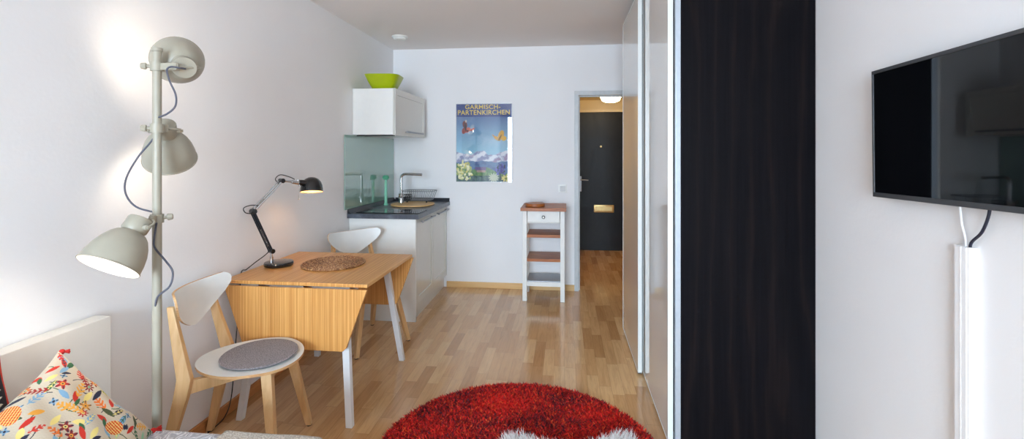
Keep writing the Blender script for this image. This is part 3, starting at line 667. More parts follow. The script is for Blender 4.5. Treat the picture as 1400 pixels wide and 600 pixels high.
# ------------------------------------------------------------------ chairs
def make_chair(label):
    t = thing('dining_chair', (0, 0, 0), label, 'chair', 'plywood dining chairs at the drop-leaf table')
    # seat: rounded triangle, white on both faces, birch edge
    n = 64; rim = []
    for k in range(n):
        a = 2 * PI * k / n; f = .028 + .228 * math.cos(a); l = .212 * math.sin(a) * (1 + .13 * math.cos(a)) ; rim.append((f, l))
    def dish(f, l): return .452 + .014 * (((f - .03) / .23) ** 2 + (l / .21) ** 2) * .6 - .010 * max(0, f - .12) / .13
    sb = MB(); R = [0, .25, .5, .75, .92, 1.0]
    for side, dz, m in ((0, 0, 0), (1, -.012, 0)):
        vs = []
        for r in R:
            for f, l in rim:
                F = .028 + (f - .028) * r; Lq = l * r; vs.append((F, Lq, dish(F, Lq) + dz))
        fs = []
        for i in range(len(R) - 1):
            for k in range(n):
                q = (i * n + k, i * n + (k + 1) % n, (i + 1) * n + (k + 1) % n, (i + 1) * n + k); fs.append(q if side else q[::-1])
        sb.add(vs, fs, m)
    o = len(R) * n; e0 = (len(R) - 1) * n
    # edge band
    vs = [sb.v[e0 + k] for k in range(n)] + [sb.v[o + e0 + k] for k in range(n)]
    sb.add(vs, [(k, (k + 1) % n, n + (k + 1) % n, n + k)[::-1] for k in range(n)], 1)
    sb.build('seat', [PLY_WHITE, BIRCH_EDGE], t, ang=60)
    # backrest: flat-topped shield, bent around the sitter
    NUb, NVb = 36, 22; Hh = .197
    def half(d):   # half width at depth d below the top
        ks = [(0, .196), (.012, .215), (.03, .222), (.055, .216), (.09, .186), (.12, .150), (.15, .108), (.175, .066), (.19, .034), (.197, .004)]
        for (a, x), (b, y) in zip(ks[:-1], ks[1:]):
            if d <= b: return x + (y - x) * (d - a) / (b - a)
        return .004
    def bk(u, v, off):
        d = Hh * (v ** 1.0); w = half(d); l = (2 * u - 1) * w
        f = -.262 + .085 * (l / .22) ** 2 + d * .22; z = .812 - d - .014 * (1 - (l / .22) ** 2) * (1 - v)
        return Vector((f + off, l, z))
    bb = MB()
    for off, fl in ((0, False), (-.011, True)):
        g_ = MB().grid(lambda u, v: bk(u, v, off), NUb, NVb); bb.add(g_.v, [q if fl else q[::-1] for q in g_.f], 0)
    M = (NUb + 1) * (NVb + 1); loop = [i for i in range(NUb + 1)] + [j * (NUb + 1) + NUb for j in range(1, NVb + 1)] + [NVb * (NUb + 1) + i for i in range(NUb - 1, -1, -1)] + [j * (NUb + 1) for j in range(NVb - 1, 0, -1)]
    k = len(loop); vs = [bb.v[i] for i in loop] + [bb.v[i + M] for i in loop]
    bb.add(vs, [(a, (a + 1) % k, k + (a + 1) % k, k + a) for a in range(k)], 1)
    bb.build('backrest', [PLY_WHITE, BIRCH_EDGE], t, ang=50)
    for s_ in (-1, 1):
        # rear leg: foot, knee under the seat, raked upper part
        MB().beam([(-.262, s_ * .200, .006), (-.178, s_ * .178, .36), (-.165, s_ * .174, .44), (-.205, s_ * .160, .60), (-.238, s_ * .150, .745)],
                  [(.030, .028), (.056, .028), (.058, .028), (.042, .024), (.026, .020)], bev=.003).build('leg', BIRCH, t)
        MB().beam([(.222, s_ * .212, .006), (.155, s_ * .125, .435)], [(.028, .030), (.046, .034)], bev=.003).build('leg', BIRCH, t)
        MB().beam([(-.175, s_ * .158, .395), (.02, s_ * .10, .420), (.145, s_ * .055, .425)], [(.026, .060), (.024, .040), (.022, .024)], u=(0.2, s_ * .98, 0), v=(0, 0, 1), bev=.002).build('side_rail', BIRCH, t)
        for x, y in ((-.262, .200), (.222, .212)): MB().cyl((x, s_ * y, 0), (x, s_ * y, .008), .013, bev=.001).build('foot_cap', RUBBER, t)
    MB().beam([(.155, -.125, .414), (.155, .125, .414)], [(.024, .036)] * 2, u=(1, 0, 0), v=(0, 0, 1), bev=.002).build('cross_rail', BIRCH, t)
    return t
ch1 = make_chair('white and birch chair with the grey felt pad, before the near table flap')
def dup(root, label):
    r = root.copy(); COL.objects.link(r); r['label'] = label
    for c in list(root.children):
        d_ = c.copy(); COL.objects.link(d_); d_.parent = r
    return r
ch2 = dup(ch1, 'white and birch dining chair behind the table beside the kitchen cabinet')
ch1.location = (-1.497, 2.05, 0); ch1.rotation_euler.z = math.radians(11)
ch2.location = (-1.475, 3.375, 0); ch2.rotation_euler.z = math.radians(-36)
# felt pad
fp = MB(); n = 60; vs = []; fs = []
rad = [(.0, .0085), (.1, .0085), (.145, .0085), (.163, .007), (.166, .004), (.163, .001), (.145, 0), (0, 0)]
fp.lathe([(max(1e-4, r), z) for r, z in rad], seg=60)
fpo = fp.build('seat_pad', FELT); fpo.location = (-1.433, 2.068, .4625); fpo.rotation_euler = (0, math.radians(.8), math.radians(11)); fpo.scale = (1.0, 1.02, 1)
tag(fpo, 'round grey felt pad lying on the near dining chair', 'seat pad')

# ------------------------------------------------------------------ placemat: coiled rattan
pm = MB(); prof = []
for i in range(13):
    r = .012 + i * .0138; prof.append((r, .0055))
pm.lathe([(1e-4, .001), (.178, .001), (.178, .004), (1e-4, .004)], seg=64)
for i in range(14):
    r = .006 + i * .0132; nseg = max(12, int(2 * PI * r / .007))
    vs = []; fs = []; kk = 6
    for a_ in range(nseg):
        a = 2 * PI * a_ / nseg; w_ = 1 + (.22 if a_ % 2 else -.12)
        for q in range(kk):
            b = 2 * PI * q / kk; rr_ = r + .0062 * w_ * math.cos(b); vs.append((rr_ * math.cos(a), rr_ * math.sin(a), .0065 + .0055 * w_ * math.sin(b)))
    for a_ in range(nseg):
        for q in range(kk): fs.append((a_ * kk + q, ((a_ + 1) % nseg) * kk + q, ((a_ + 1) % nseg) * kk + (q + 1) % kk, a_ * kk + (q + 1) % kk))
    pm.add(vs, fs)
pmo = pm.build('placemat', RATTAN); pmo.location = (-1.392, 2.70, .7402); tag(pmo, 'round coiled rattan placemat on the bamboo table', 'placemat')

# ------------------------------------------------------------------ desk lamp
dl = thing('desk_lamp', (-1.695, 2.62, .740), 'black and chrome jointed desk lamp lit on the bamboo table', 'desk lamp')
W = lambda x, y, z: (x, y, z)
MB().lathe([(.072, 0), (.080, .004), (.082, .016), (.078, .024), (.06, .027), (1e-4, .028)], (-1.698, 2.625, .7405), seg=44).build('base', BLACK, dl, world=True)
E0 = Vector((-1.728, 2.60, .832)); E1 = Vector((-1.779, 2.507, 1.078)); E2 = Vector((-1.696, 2.650, 1.246)); E3 = Vector((-1.660, 2.712, 1.236)); D = Vector((-1.600, 2.817, 1.166))
MB().cyl((-1.728, 2.60, .766), (-1.728, 2.60, .80), .010, bev=.001).cyl((-1.728, 2.60, .795), E0, .006).build('post', CHROME, dl, world=True)
side = Vector((.866, -.5, 0))
def arm(a, b, nm, mat, w=.013):
    m_ = MB()
    for s_ in (-1, 1): m_.cyl(a + side * s_ * w, b + side * s_ * w, .0052, seg=10)
    u_ = (b - a).normalized(); pn = side.cross(u_) * .014
    m_.cyl(a + pn + u_ * .01, b + pn - u_ * .01, .0036, seg=10)
    return m_.build(nm, mat, dl, world=True)
arm(E0, E1, 'lower_arm', plain('dark_steel_arm', rgb(44, 48, 58), .3, metal=.6)); arm(E1, E2, 'upper_arm', CHROME)
def spring(a, b, r, turns):
    x, y, z = basis(b - a); L = (b - a).length; P = []
    for i in range(turns * 8 + 1): t = i / (turns * 8); P.append(a + z * (L * t) + x * (r * math.cos(t * turns * 2 * PI)) + y * (r * math.sin(t * turns * 2 * PI)))
    return P
for s_ in (-.5, .5):
    o_ = side * s_ * .016; MB().tube(spring(E0 + (E1 - E0) * .12 + o_, E0 + (E1 - E0) * .55 + o_, .0042, 22), .0011, seg=5, smooth=False).build('spring', CHROME, dl, world=True)
    MB().tube(spring(E1 + (E2 - E1) * .10 + o_, E1 + (E2 - E1) * .40 + o_, .0040, 16), .0011, seg=5, smooth=False).build('spring', CHROME, dl, world=True)
for p, r in ((E0, .014), (E1, .015), (E2, .014)): MB().cyl(p - side * .020, p + side * .020, r, seg=20, bev=.002).build('joint', BLACK, dl, world=True)
MB().cyl(E2, E3, .007).cyl(E3 - Vector((.006, .01, 0)), E3 + Vector((.022, .038, -.010)), .011, .013, bev=.002).cyl(E3 + Vector((.014, .026, .016)), E3 + Vector((.02, .034, -.028)), .008, bev=.002).build('swivel', CHROME, dl, world=True)
hx = Vector((.5, .866, 0)); nk = MB().cyl(E3 + Vector((.016, .028, -.004)), Vector((D.x, D.y, 1.222)) - hx * .035, .016, .021, bev=.002)
nk.build('lamp_neck', BLACK, dl, world=True)
DA = (-.10, .19, 1); R0 = .068; pr_ = [(R0, 0), (R0 * .995, .018), (R0 * .95, .040), (R0 * .83, .062), (R0 * .62, .080), (R0 * .34, .091), (1e-4, .095)]
inn = [(max(1e-4, r - .0015 if r > .01 else r), z - .0012) for r, z in pr_]
sh_ = MB().lathe(pr_[:1] + pr_[1:], D, DA, 40)
sh_.f = [f for f in sh_.f if len(f) == 4 or len(f) != 40]; sh_.mi = [0] * len(sh_.f)
sh2 = MB().lathe(inn, D, DA, 40); q = [f for f in sh2.f if len(f) != 40]; sh_.add(sh2.v, [f[::-1] for f in q], 1)
sh_.lathe_open([(R0 - .0016, -.001), (R0 + .0012, -.001), (R0 + .0012, .002), (R0 - .0016, .002)], D, DA, 40)
sh_.build('lamp_shade', [BLACK, plain('warm_shade_lining', rgb(240, 214, 170), .4)], dl, world=True, label='black dome shade glowing inside')
MB().ball(D + Vector((0, 0, .038)), .022, 16).build('bulb', BULB_WARM, dl, world=True)
MB().tube([D + Vector((-.045, -.055, -.0)) + Vector((-.005, 0, .02)), D + Vector((-.05, -.062, -.035))], .0008, seg=5, smooth=False).ball(D + Vector((-.05, -.062, -.042)), .004, 10).build('pull_chain', CHROME, dl, world=True)
cdm = MB().tube([E3 + Vector((.004, .01, .014)), E3 + Vector((-.010, -.02, .030)), E2 + Vector((-.002, -.01, .036)), E2 + Vector((-.018, -.034, .012)), E2 + Vector((-.012, -.012, -.016))], .0026, seg=8)
cdm.tube([E1 + Vector((.02, .03, .03)), E1 + Vector((-.004, -.01, .036)), E1 + Vector((-.026, -.044, .024)), E1 + Vector((-.020, -.036, -.004)), E1 + Vector((.0, 0, -.014))], .0026, seg=8)
cdm.tube([E0 + Vector((0, -.012, .01)), (-1.745, 2.565, .815), (-1.775, 2.52, .782), (-1.797, 2.475, .752), (-1.812, 2.452, .738), (-1.814, 2.44, .60), (-1.812, 2.40, .3), (-1.80, 2.36, .10), (-1.79, 2.30, .02), (-1.785, 2.2, .006), (-1.78, 1.9, .005), (-1.79, 1.6, .005)], .0028, seg=8)
cdm.build('power_cord', BLACK_PLASTIC, dl, world=True, label='thin black cord running off the table edge to the floor')

# ------------------------------------------------------------------ floor lamp
FLX, FLY = -1.528, 1.605
fl = thing('floor_lamp', (FLX, FLY, 0), 'beige-grey floor lamp with three adjustable lit shades on one pole', 'floor lamp')
MB().lathe([(.130, 0), (.14, .006), (.14, .018), (.13, .026), (.03, .03), (.022, .05), (1e-4, .05)], seg=48).build('base', BEIGE, fl)
MB().cyl((0, 0, .04), (0, 0, 1.19), .0155, seg=24).cyl((0, 0, 1.188), (0, 0, 1.797), .0148, seg=24).cyl((0, 0, 1.797), (0, 0, 1.812), .0185, seg=24, bev=.002).build('pole', BEIGE, fl)
def lampset(cap, axis, clz, arm_end, knobdir, lab, power):
    cap = Vector(cap); ax = Vector(axis).normalized(); x, y, z = basis(ax)
    h_ = MB()
    outp = [(.0395, 0), (.041, .003), (.041, .042), (.038, .048), (.036, .053), (.048, .058), (.060, .070), (.074, .094), (.084, .120), (.0905, .150), (.093, .178), (.0955, .1795), (.0955, .183), (.0925, .183)]
    innp = [(.0905, .178), (.088, .150), (.0815, .121), (.0715, .096), (.058, .073), (.044, .062), (.030, .060), (1e-4, .060)]
    h_.lathe([(1e-4, 0)] + outp, cap, ax, 44); h_.f = [f for f in h_.f if len(f) == 4]; h_.mi = [0] * len(h_.f)
    h2 = MB().lathe([(.0925, .183)] + innp, cap, ax, 44); h_.add(h2.v, [f[::-1] for f in h2.f if len(f) == 4], 1)
    so = h_.build('lamp_shade', [BEIGE, SHADE_IN], fl, world=True, label=lab)
    b = MB().cyl(cap + ax * .058, cap + ax * .085, .014, seg=16).build('socket', BEIGE_LIGHT, so)
    bu = MB().ball(cap + ax * .118, .034, 20, axis=ax).build('bulb', BULB, so)
    # collar lugs
    lg = MB()
    for s_ in (-1, 1):
        c_ = cap + ax * .030 + x * (s_ * .044); lg.cyl(c_ - x * s_ * .006, c_ + x * s_ * .010, .010, seg=14, bev=.002); lg.cyl(c_ + x * s_ * .006, c_ + x * s_ * .016, .006, seg=12, bev=.001)
    # U-shaped yoke from the clamp to the lugs
    ce = Vector(arm_end)
    for s_ in (-1, 1):
        c_ = cap + ax * .030 + x * (s_ * .052); lg.tube([ce, (ce + c_) / 2 + x * s_ * .02, c_], .0042, seg=8)
    lo = lg.build('yoke', BEIGE, so)
    for o_ in (b, bu, lo):
        for v in o_.data.vertices: v.co -= fl.location
    cm_ = MB().lathe_open([(.0155, -.016), (.022, -.016), (.022, .016), (.0155, .016)], (FLX, FLY, clz), seg=28)
    d0 = (Vector((ce.x, ce.y, clz)) - Vector((FLX, FLY, clz))).normalized(); p0 = Vector((FLX, FLY, clz))
    pd = Vector((-d0.y, d0.x, 0))
    cm_.beam([p0 + d0 * .018, Vector((ce.x, ce.y, clz)) + d0 * .006], [(.018, .026)] * 2, u=pd, v=(0, 0, 1), bev=.002)
    kd = Vector(knobdir).normalized(); cm_.cyl(p0 + kd * .018, p0 + kd * .034, .006, seg=12); cm_.cyl(p0 + kd * .032, p0 + kd * .050, .013, .011, seg=8, bev=.002)
    cm_.cyl(ce - Vector((0, 0, .012)), ce + Vector((0, 0, .012)), .009, seg=14, bev=.002)
    cm_.build('clamp', BEIGE, fl, world=True)
CAM = Vector((0, 0, 1.418))
lampset((-1.452, 1.648, 1.742), (-.72, .62, .30), 1.740, (-1.455, 1.612, 1.742), (-.8, -.5, 0), 'top shade turned towards the wall', 1)
lampset((-1.556, 1.664, 1.525), (-.36, .56, -.74), 1.508, (-1.520, 1.634, 1.512), (-.8, -.5, 0), 'middle shade pointing down and away', 1)
lampset((-1.524, 1.535, 1.174), (-.08, -.60, -.80), 1.168, (-1.515, 1.570, 1.172), (.8, .5, .1), 'lowest shade pointing down with its opening in view', 1)
cords = MB()
cords.tube([(-1.447, 1.646, 1.738), (-1.440, 1.61, 1.735), (-1.455, 1.59, 1.736), (-1.462, 1.578, 1.722), (-1.448, 1.575, 1.68), (-1.424, 1.575, 1.63), (-1.428, 1.578, 1.588), (-1.465, 1.585, 1.562), (-1.516, 1.600, 1.549)], .0034, seg=8)
cords.tube([(-1.521, 1.60, 1.49), (-1.545, 1.59, 1.45), (-1.582, 1.58, 1.40), (-1.625, 1.575, 1.323), (-1.628, 1.575, 1.263), (-1.59, 1.58, 1.214), (-1.522, 1.598, 1.19)], .0034, seg=8)
cords.tube([(-1.515, 1.59, 1.155), (-1.512, 1.578, 1.11), (-1.510, 1.575, 1.067), (-1.465, 1.575, 1.017), (-1.436, 1.575, .977), (-1.452, 1.58, .923), (-1.504, 1.585, .882), (-1.522, 1.592, .845), (-1.520, 1.600, .836)], .0034, seg=8)
cords.build('cord', CORD, fl, world=True, label='grey woven cord looping between shades and pole')

# ------------------------------------------------------------------ day bed
bedm = plain('white_bed_foil', rgb(226, 222, 214), .45, var=.01)
be = thing('day_bed', (-1.25, .55, 0), 'white bed with a side panel along the left wall', 'bed')
MB().box(XL + .006, -1.745, -.55, 1.628, .12, .785, .003).build('side_panel', bedm, be, world=True, label='tall white panel against the wall')
MB().box(-1.744, -.82, -.55, -.50, .10, .34, .003).box(-1.744, -.82, 1.44, 1.475, .10, .34, .003).box(-.85, -.82, -.5, 1.44, .10, .34, .003).build('bed_frame', bedm, be, world=True)
for x in (-1.70, -.87):
    for y in (-.5, 1.42): MB().box(x, x + .04, y, y + .04, 0, .12, .003).build('leg', bedm, be, world=True)
MB().box(-1.743, -.84, -.50, 1.445, .24, .428, .03, seg=4).build('mattress', plain('white_mattress', rgb(226, 226, 224), .9), be, world=True)
# quilt: grid with soft edge and quilting relief
def mat_quilt():
    t = NT('silver_grey_paisley'); tc = t.node('ShaderNodeTexCoord')
    n0 = t.node('ShaderNodeTexNoise', i_Scale=10.0, i_Detail=2.0); t.link(tc.outputs['Object'], n0.inputs['Vector'])
    w = t.node('ShaderNodeTexWave', i_Scale=9.0, i_Distortion=14.0, i_Detail=2.0); w.inputs['Detail Scale'].default_value = 2.0; t.link(tc.outputs['Object'], w.inputs['Vector'])
    t.link(t.ramp(w.outputs[0], [(0.1, rgb(150, 150, 158)), (0.45, rgb(196, 196, 200)), (0.8, rgb(222, 221, 222)), (0.95, rgb(160, 160, 168))]), t.b.inputs['Base Color'])
    setp(t.b, Roughness=.55); t.b.inputs['Sheen Weight'].default_value = .3; t.bump(w.outputs[0], .5, .003); return t.m
def cloth(x0, x1, y0, y1, top, drop_y1, drop_x1, nu, nv, amp, seed):
    """cloth lying on a flat top and falling over its far and right edges"""
    rs = np.random.default_rng(seed); ph_ = rs.uniform(0, 6, 12); r = .022
    def fn(u, v):
        su = u * ((x1 - x0) + drop_x1); sv = v * ((y1 - y0) + drop_y1)
        dx = max(0, su - (x1 - x0)); dy = max(0, sv - (y1 - y0)); x = x0 + min(su, x1 - x0); y = y0 + min(sv, y1 - y0)
        z = top + amp * (math.sin(x * 13 + y * 9 + ph_[0]) * .5 + math.sin(x * 27 - y * 22 + ph_[1]) * .3 + math.sin(x * 51 + ph_[2]) * .2)
        def rnd(d): 
            a = min(d / r, PI / 2); return r * math.sin(a), r * (1 - math.cos(a)) + max(0, d - r * PI / 2)
        ox, zx = rnd(dx); oy, zy = rnd(dy)
        w = amp * 2.2 * math.sin(x * 24 + ph_[3]) * min(1, dy * 8); w2 = amp * 2.2 * math.sin(y * 21 + ph_[4]) * min(1, dx * 8)
        return Vector((x + ox + max(0, w2), y + oy + max(0, w), z - max(zx, zy)))
    g_ = MB().grid(fn, nu, nv); 
    top_f = list(g_.f); k = len(g_.v)
    g_.v += [(p[0] - .0, p[1] - .0, p[2] - .006) for p in g_.v[:k]]; g_.f += [tuple(i + k for i in f[::-1]) for f in top_f]; g_.mi += [0] * len(top_f)
    L_ = [i for i in range(nu + 1)] + [j * (nu + 1) + nu for j in range(1, nv + 1)] + [nv * (nu + 1) + i for i in range(nu - 1, -1, -1)] + [j * (nu + 1) for j in range(nv - 1, 0, -1)]
    n_ = len(L_)
    for a in range(n_): g_.f.append((L_[a], L_[a] + k, L_[(a + 1) % n_] + k, L_[(a + 1) % n_])); g_.mi.append(0)
    return g_
tag(cloth(-1.74, -.84, -.48, 1.474, .452, .16, .14, 110, 200, .0035, 4).build('quilt', mat_quilt(), ang=180), 'silver-grey paisley quilt spread over the bed', 'quilt')
def mat_knit():
    t = NT('cream_knit'); tc = t.node('ShaderNodeTexCoord'); w = t.node('ShaderNodeTexVoronoi', i_Scale=170.0); t.link(tc.outputs['Object'], w.inputs['Vector'])
    t.link(t.ramp(w.outputs[0], [(0.0, rgb(214, 208, 196)), (0.7, rgb(166, 158, 148))]), t.b.inputs['Base Color']); setp(t.b, Roughness=.9); t.bump(w.outputs[0], .8, .003); return t.m
tag(cloth(-1.155, -.835, .6, 1.482, .463, .13, .10, 70, 120, .002, 9).build('knitted_throw', mat_knit(), ang=180), 'cream knitted throw on the bed corner over the grey quilt', 'throw')

# cushions --------------------------------------------------------
def pillow_grid(P, N, thick, nrm, sag=0.0):
    """P: four corners (bilinear), puffed on both sides"""
    T, Rr, Bb, Ll = [Vector(p) for p in P]; nrm = Vector(nrm).normalized(); fr_, bk_ = [], []
    rs = np.random.default_rng(3)
    for j in range(N + 1):
        for i in range(N + 1):
            u = i / N; v = j / N
            # pull the sides in between the corners
            p = T * (1 - u) * (1 - v) + Rr * u * (1 - v) + Bb * u * v + Ll * (1 - u) * v
            c = (T + Rr + Bb + Ll) / 4
            ed = min(u, 1 - u, v, 1 - v); mid = 4 * max(u * (1 - u) if min(v, 1 - v) < min(u, 1 - u) else v * (1 - v), 0)
            p = p + (c - p) * (.07 + sag * (1 - v) ** 3) * mid * (1 - min(1, ed * 5))
            h = (max(0, (1 - (2 * u - 1) ** 4) * (1 - (2 * v - 1) ** 4))) ** .55
            wr = .004 * math.sin(u * 17 + v * 11) * h + .003 * math.sin(u * 9 - v * 23) * h
            fr_.append(p + nrm * (thick * h + wr)); bk_.append(p - nrm * (thick * .5 * h))
    m_ = MB(); n_ = N + 1
    fs = [(j * n_ + i, j * n_ + i + 1, (j + 1) * n_ + i + 1, (j + 1) * n_ + i) for j in range(N) for i in range(N)]
    m_.add(fr_, [f[::-1] for f in fs], 0); m_.add(bk_, fs, 1); return m_
P1 = [(-1.655, 1.365, .765), (-1.395, 1.452, .462), (-1.16, 1.02, .47), (-1.52, .93, .64)]
Tn, Rn, Bn, Ln = [Vector(p) for p in P1]; nn = (Rn - Ln).cross(Tn - Bn).normalized()
if nn.z < 0: nn = -nn
N1 = 330
cu = thing('cushion', (-1.45, 1.2, .50), 'cushion with a colourful embroidered leaf and flower print leaning on the white panel', 'cushion')
pg = pillow_grid(P1, N1, .052, nn, .10)
# embroidery pattern on a grid of (u, v)
G = np.linspace(0, 1, N1 + 1); PU, PV = np.meshgrid(G, G); PC = np.zeros(PU.shape + (3,)); PC[:] = L3(198, 187, 168)
PC *= (1 + .05 * fnoise(PU * 60, PV * 60, 2, 2))[..., None]
pal = {'red': (196, 44, 26), 'orange': (222, 112, 36), 'amber': (226, 160, 60), 'navy': (34, 38, 62), 'green': (46, 96, 62), 'mint': (148, 196, 158), 'blue': (122, 164, 196), 'yel': (228, 212, 130), 'dred': (150, 30, 26), 'dgreen': (62, 74, 44)}
def lc(mx, my, rot):
    x = PU - mx; y = PV - my; c, s_ = math.cos(rot), math.sin(rot); return x * c + y * s_, -x * s_ + y * c
def m_leaf(mx, my, rot, L_, w, c1, c2=None):
    x, y = lc(mx, my, rot); t = np.clip((x + L_) / (2 * L_), 0, 1); ww = w * np.sin(t * PI) ** .8; m = (abs(x) < L_) & (abs(y) < ww); PC[m] = L3(*pal[c1])
    if c2:
        PC[m & (abs(y) < w * .12)] = L3(*pal[c2]); PC[m & (np.sin((x + abs(y)) * 2 * PI / .028) > .6) & (abs(y) < ww * .8)] = L3(*pal[c2])
def m_fern(mx, my, rot, L_, w, c1):
    x, y = lc(mx, my, rot); t = (x + L_) / (2 * L_); m = (abs(x) < L_) & (abs(y) < w * np.sin(np.clip(t, 0, 1) * PI) ** .6) & ((np.sin((x - abs(y) * .8) * 2 * PI / .032) > -.2) | (abs(y) < .004)); PC[m] = L3(*pal[c1])
def m_flower(mx, my, rot, r, n, c1, c2, c3):
    x, y = lc(mx, my, rot); rr_ = np.hypot(x, y); a = np.arctan2(y, x); m = rr_ < r * (.72 + .28 * np.cos(n * a)); PC[m] = L3(*pal[c1]); PC[m & (rr_ > r * .45) & (abs(np.sin(n * a / 2)) < .25)] = L3(*pal[c3]); PC[rr_ < r * .30] = L3(*pal[c2]); PC[rr_ < r * .12] = L3(*pal[c3])
def m_stem(x0, y0, x1, y1, bend, c):
    t = np.linspace(0, 1, 60); xx = x0 + (x1 - x0) * t + bend * np.sin(t * PI) * (y1 - y0); yy = y0 + (y1 - y0) * t - bend * np.sin(t * PI) * (x1 - x0)
    for a, b in zip(xx, yy):
        i, j = int(round(a * N1)), int(round(b * N1))
        if 1 <= i < N1 and 1 <= j < N1: PC[j:j + 2, i:i + 2] = L3(*pal[c])
def m_pine(mx, my, rot, a_, b_):
    x, y = lc(mx, my, rot); m = (x / a_) ** 2 + (y / b_) ** 2 < 1; PC[m] = L3(*pal['orange']); PC[m & (np.sin((x + y) * 2 * PI / .024) > .2)] = L3(*pal['red']); PC[m & (np.sin((x - y) * 2 * PI / .024) > .55)] = L3(*pal['yel'])
    for k in range(-2, 3): m_leaf(mx - (a_ + .02) * math.cos(rot) * 1.0, my - (a_ + .02) * math.sin(rot), rot + k * .5, .026, .008, 'navy')
pts = []
rs_ = random.Random(12)
while len(pts) < 125:
    p = (rs_.uniform(.015, .985), rs_.uniform(.015, .985))
    if all((p[0] - q[0]) ** 2 + (p[1] - q[1]) ** 2 > .0046 for q in pts): pts.append(p)
    elif rs_.random() < .0005: break
for (a, b) in pts[:60]: 
    t = rs_.uniform(0, 6.28); m_stem(a, b, min(.98, max(.02, a + .09 * math.cos(t))), min(.98, max(.02, b + .09 * math.sin(t))), rs_.uniform(-.25, .25), rs_.choice(['green', 'navy', 'dgreen']))
for i, (a, b) in enumerate(pts):
    t = rs_.uniform(0, 6.28); k = i % 9
    if k in (0, 4): m_leaf(a, b, t, rs_.uniform(.044, .066), rs_.uniform(.016, .024), rs_.choice(['green', 'navy', 'yel', 'mint', 'blue']), rs_.choice([None, 'yel', 'green']))
    elif k in (1, 6): m_fern(a, b, t, rs_.uniform(.05, .075), rs_.uniform(.022, .034), rs_.choice(['red', 'amber', 'orange', 'blue', 'green', 'dred']))
    elif k == 2: m_flower(a, b, t, rs_.uniform(.038, .056), rs_.choice([5, 6, 8]), rs_.choice(['red', 'dred', 'orange', 'amber']), rs_.choice(['amber', 'mint', 'yel']), 'navy')
    elif k == 3: m_leaf(a, b, t, .045, .021, rs_.choice(['blue', 'yel', 'mint', 'red'])); m_leaf(a + .035, b + .02, t + .7, .036, .014, rs_.choice(['navy', 'green']))
    elif k == 5: m_leaf(a, b, t, .06, .02, rs_.choice(['navy', 'green', 'dgreen']), None)
    elif k == 7: m_flower(a, b, t, .028, 4, rs_.choice(['red', 'blue']), 'navy', 'navy')
    else: m_leaf(a, b, t, .052, .018, rs_.choice(['orange', 'amber', 'blue', 'red']))
m_pine(.10, .60, .5, .085, .060); m_pine(.72, .34, 2.4, .07, .05)
m_fern(.045, .055, .8, .05, .02, 'red'); m_leaf(.10, .10, .75, .05, .018, 'red', 'navy')
cf = pg.build('cover', [attr_mat('embroidered_cotton', .85, .35, 260), plain('cushion_back_linen', rgb(150, 120, 110), .9)], cu, world=True, ang=180)
paint(cf, np.vstack([PC.reshape(-1, 3), np.tile(L3(206, 190, 168), ((N1 + 1) ** 2, 1))]))
rim_ = MB(); seam = []
TAS = plain('red_tassel_yarn', rgb(184, 34, 30), .9, bump=.6, bscale=300)
def tassel(p, d, L_=.035):
    p = Vector(p); d = Vector(d).normalized(); m_ = MB(); m_.ball(p, .009, 12); x, y, z = basis(d)
    for k in range(26):
        a = rs_.uniform(0, 6.28); s_ = rs_.uniform(.1, .42); e = (d + x * math.cos(a) * s_ + y * math.sin(a) * s_).normalized() * L_ * rs_.uniform(.8, 1.1); m_.tube([p, p + e * .5 + x * .001, p + e], .0018, seg=5, n=3)
    return m_.build('tassel', TAS, cu, world=True, label='red corner tassel')
tassel(Tn + Vector((.006, .004, -.006)), (.75, .65, -.05), .020); tassel(Rn + Vector((-.004, .002, .004)), (.6, .75, -.0), .024)
# dark patterned cushion at the left edge of the frame
P2 = [(-1.705, 1.235, .845), (-1.69, 1.30, .50), (-1.68, .80, .47), (-1.70, .80, .84)]
N2 = 160; c2 = thing('cushion', (-1.6, 1.0, .5), 'cushion with black and white triangles and red edge, at the left edge of the photo', 'cushion')
a_, b_2, c_2, d_2 = [Vector(p) for p in P2]; n2 = (b_2 - d_2).cross(a_ - c_2).normalized(); n2 = n2 if n2.x > 0 else -n2
p2 = pillow_grid(P2, N2, .026, n2); o2 = p2.build('cover', [attr_mat('kilim_wool', .9, .4, 200), plain('red_wool_back', rgb(150, 30, 26), .9)], c2, world=True, ang=180)
g2 = np.linspace(0, 1, N2 + 1); A, B_ = np.meshgrid(g2, g2); K = np.zeros(A.shape + (3,)); K[:] = L3(26, 26, 36)
band = np.floor(B_ * 16).astype(int); fb = B_ * 16 - band; fa = (A * 14) % 1; K[(abs(fa - .5) < fb * .5) & (band % 4 == 1)] = L3(226, 220, 208); K[(abs(fa - .5) < fb * .5) & (band % 4 == 2)] = L3(226, 220, 208); K[(band % 4 == 3) & (fa > .5)] = L3(180, 40, 28); K[(band > 5) & (band % 4 == 0)] = L3(190, 60, 30)
K[(A < .03) | (A > .97) | (B_ < .03) | (B_ > .97)] = L3(188, 44, 24)
K = np.clip(K, 0, 1); paint(o2, np.vstack([K.reshape(-1, 3), np.tile(L3(150, 30, 26), ((N2 + 1) ** 2, 1))]))

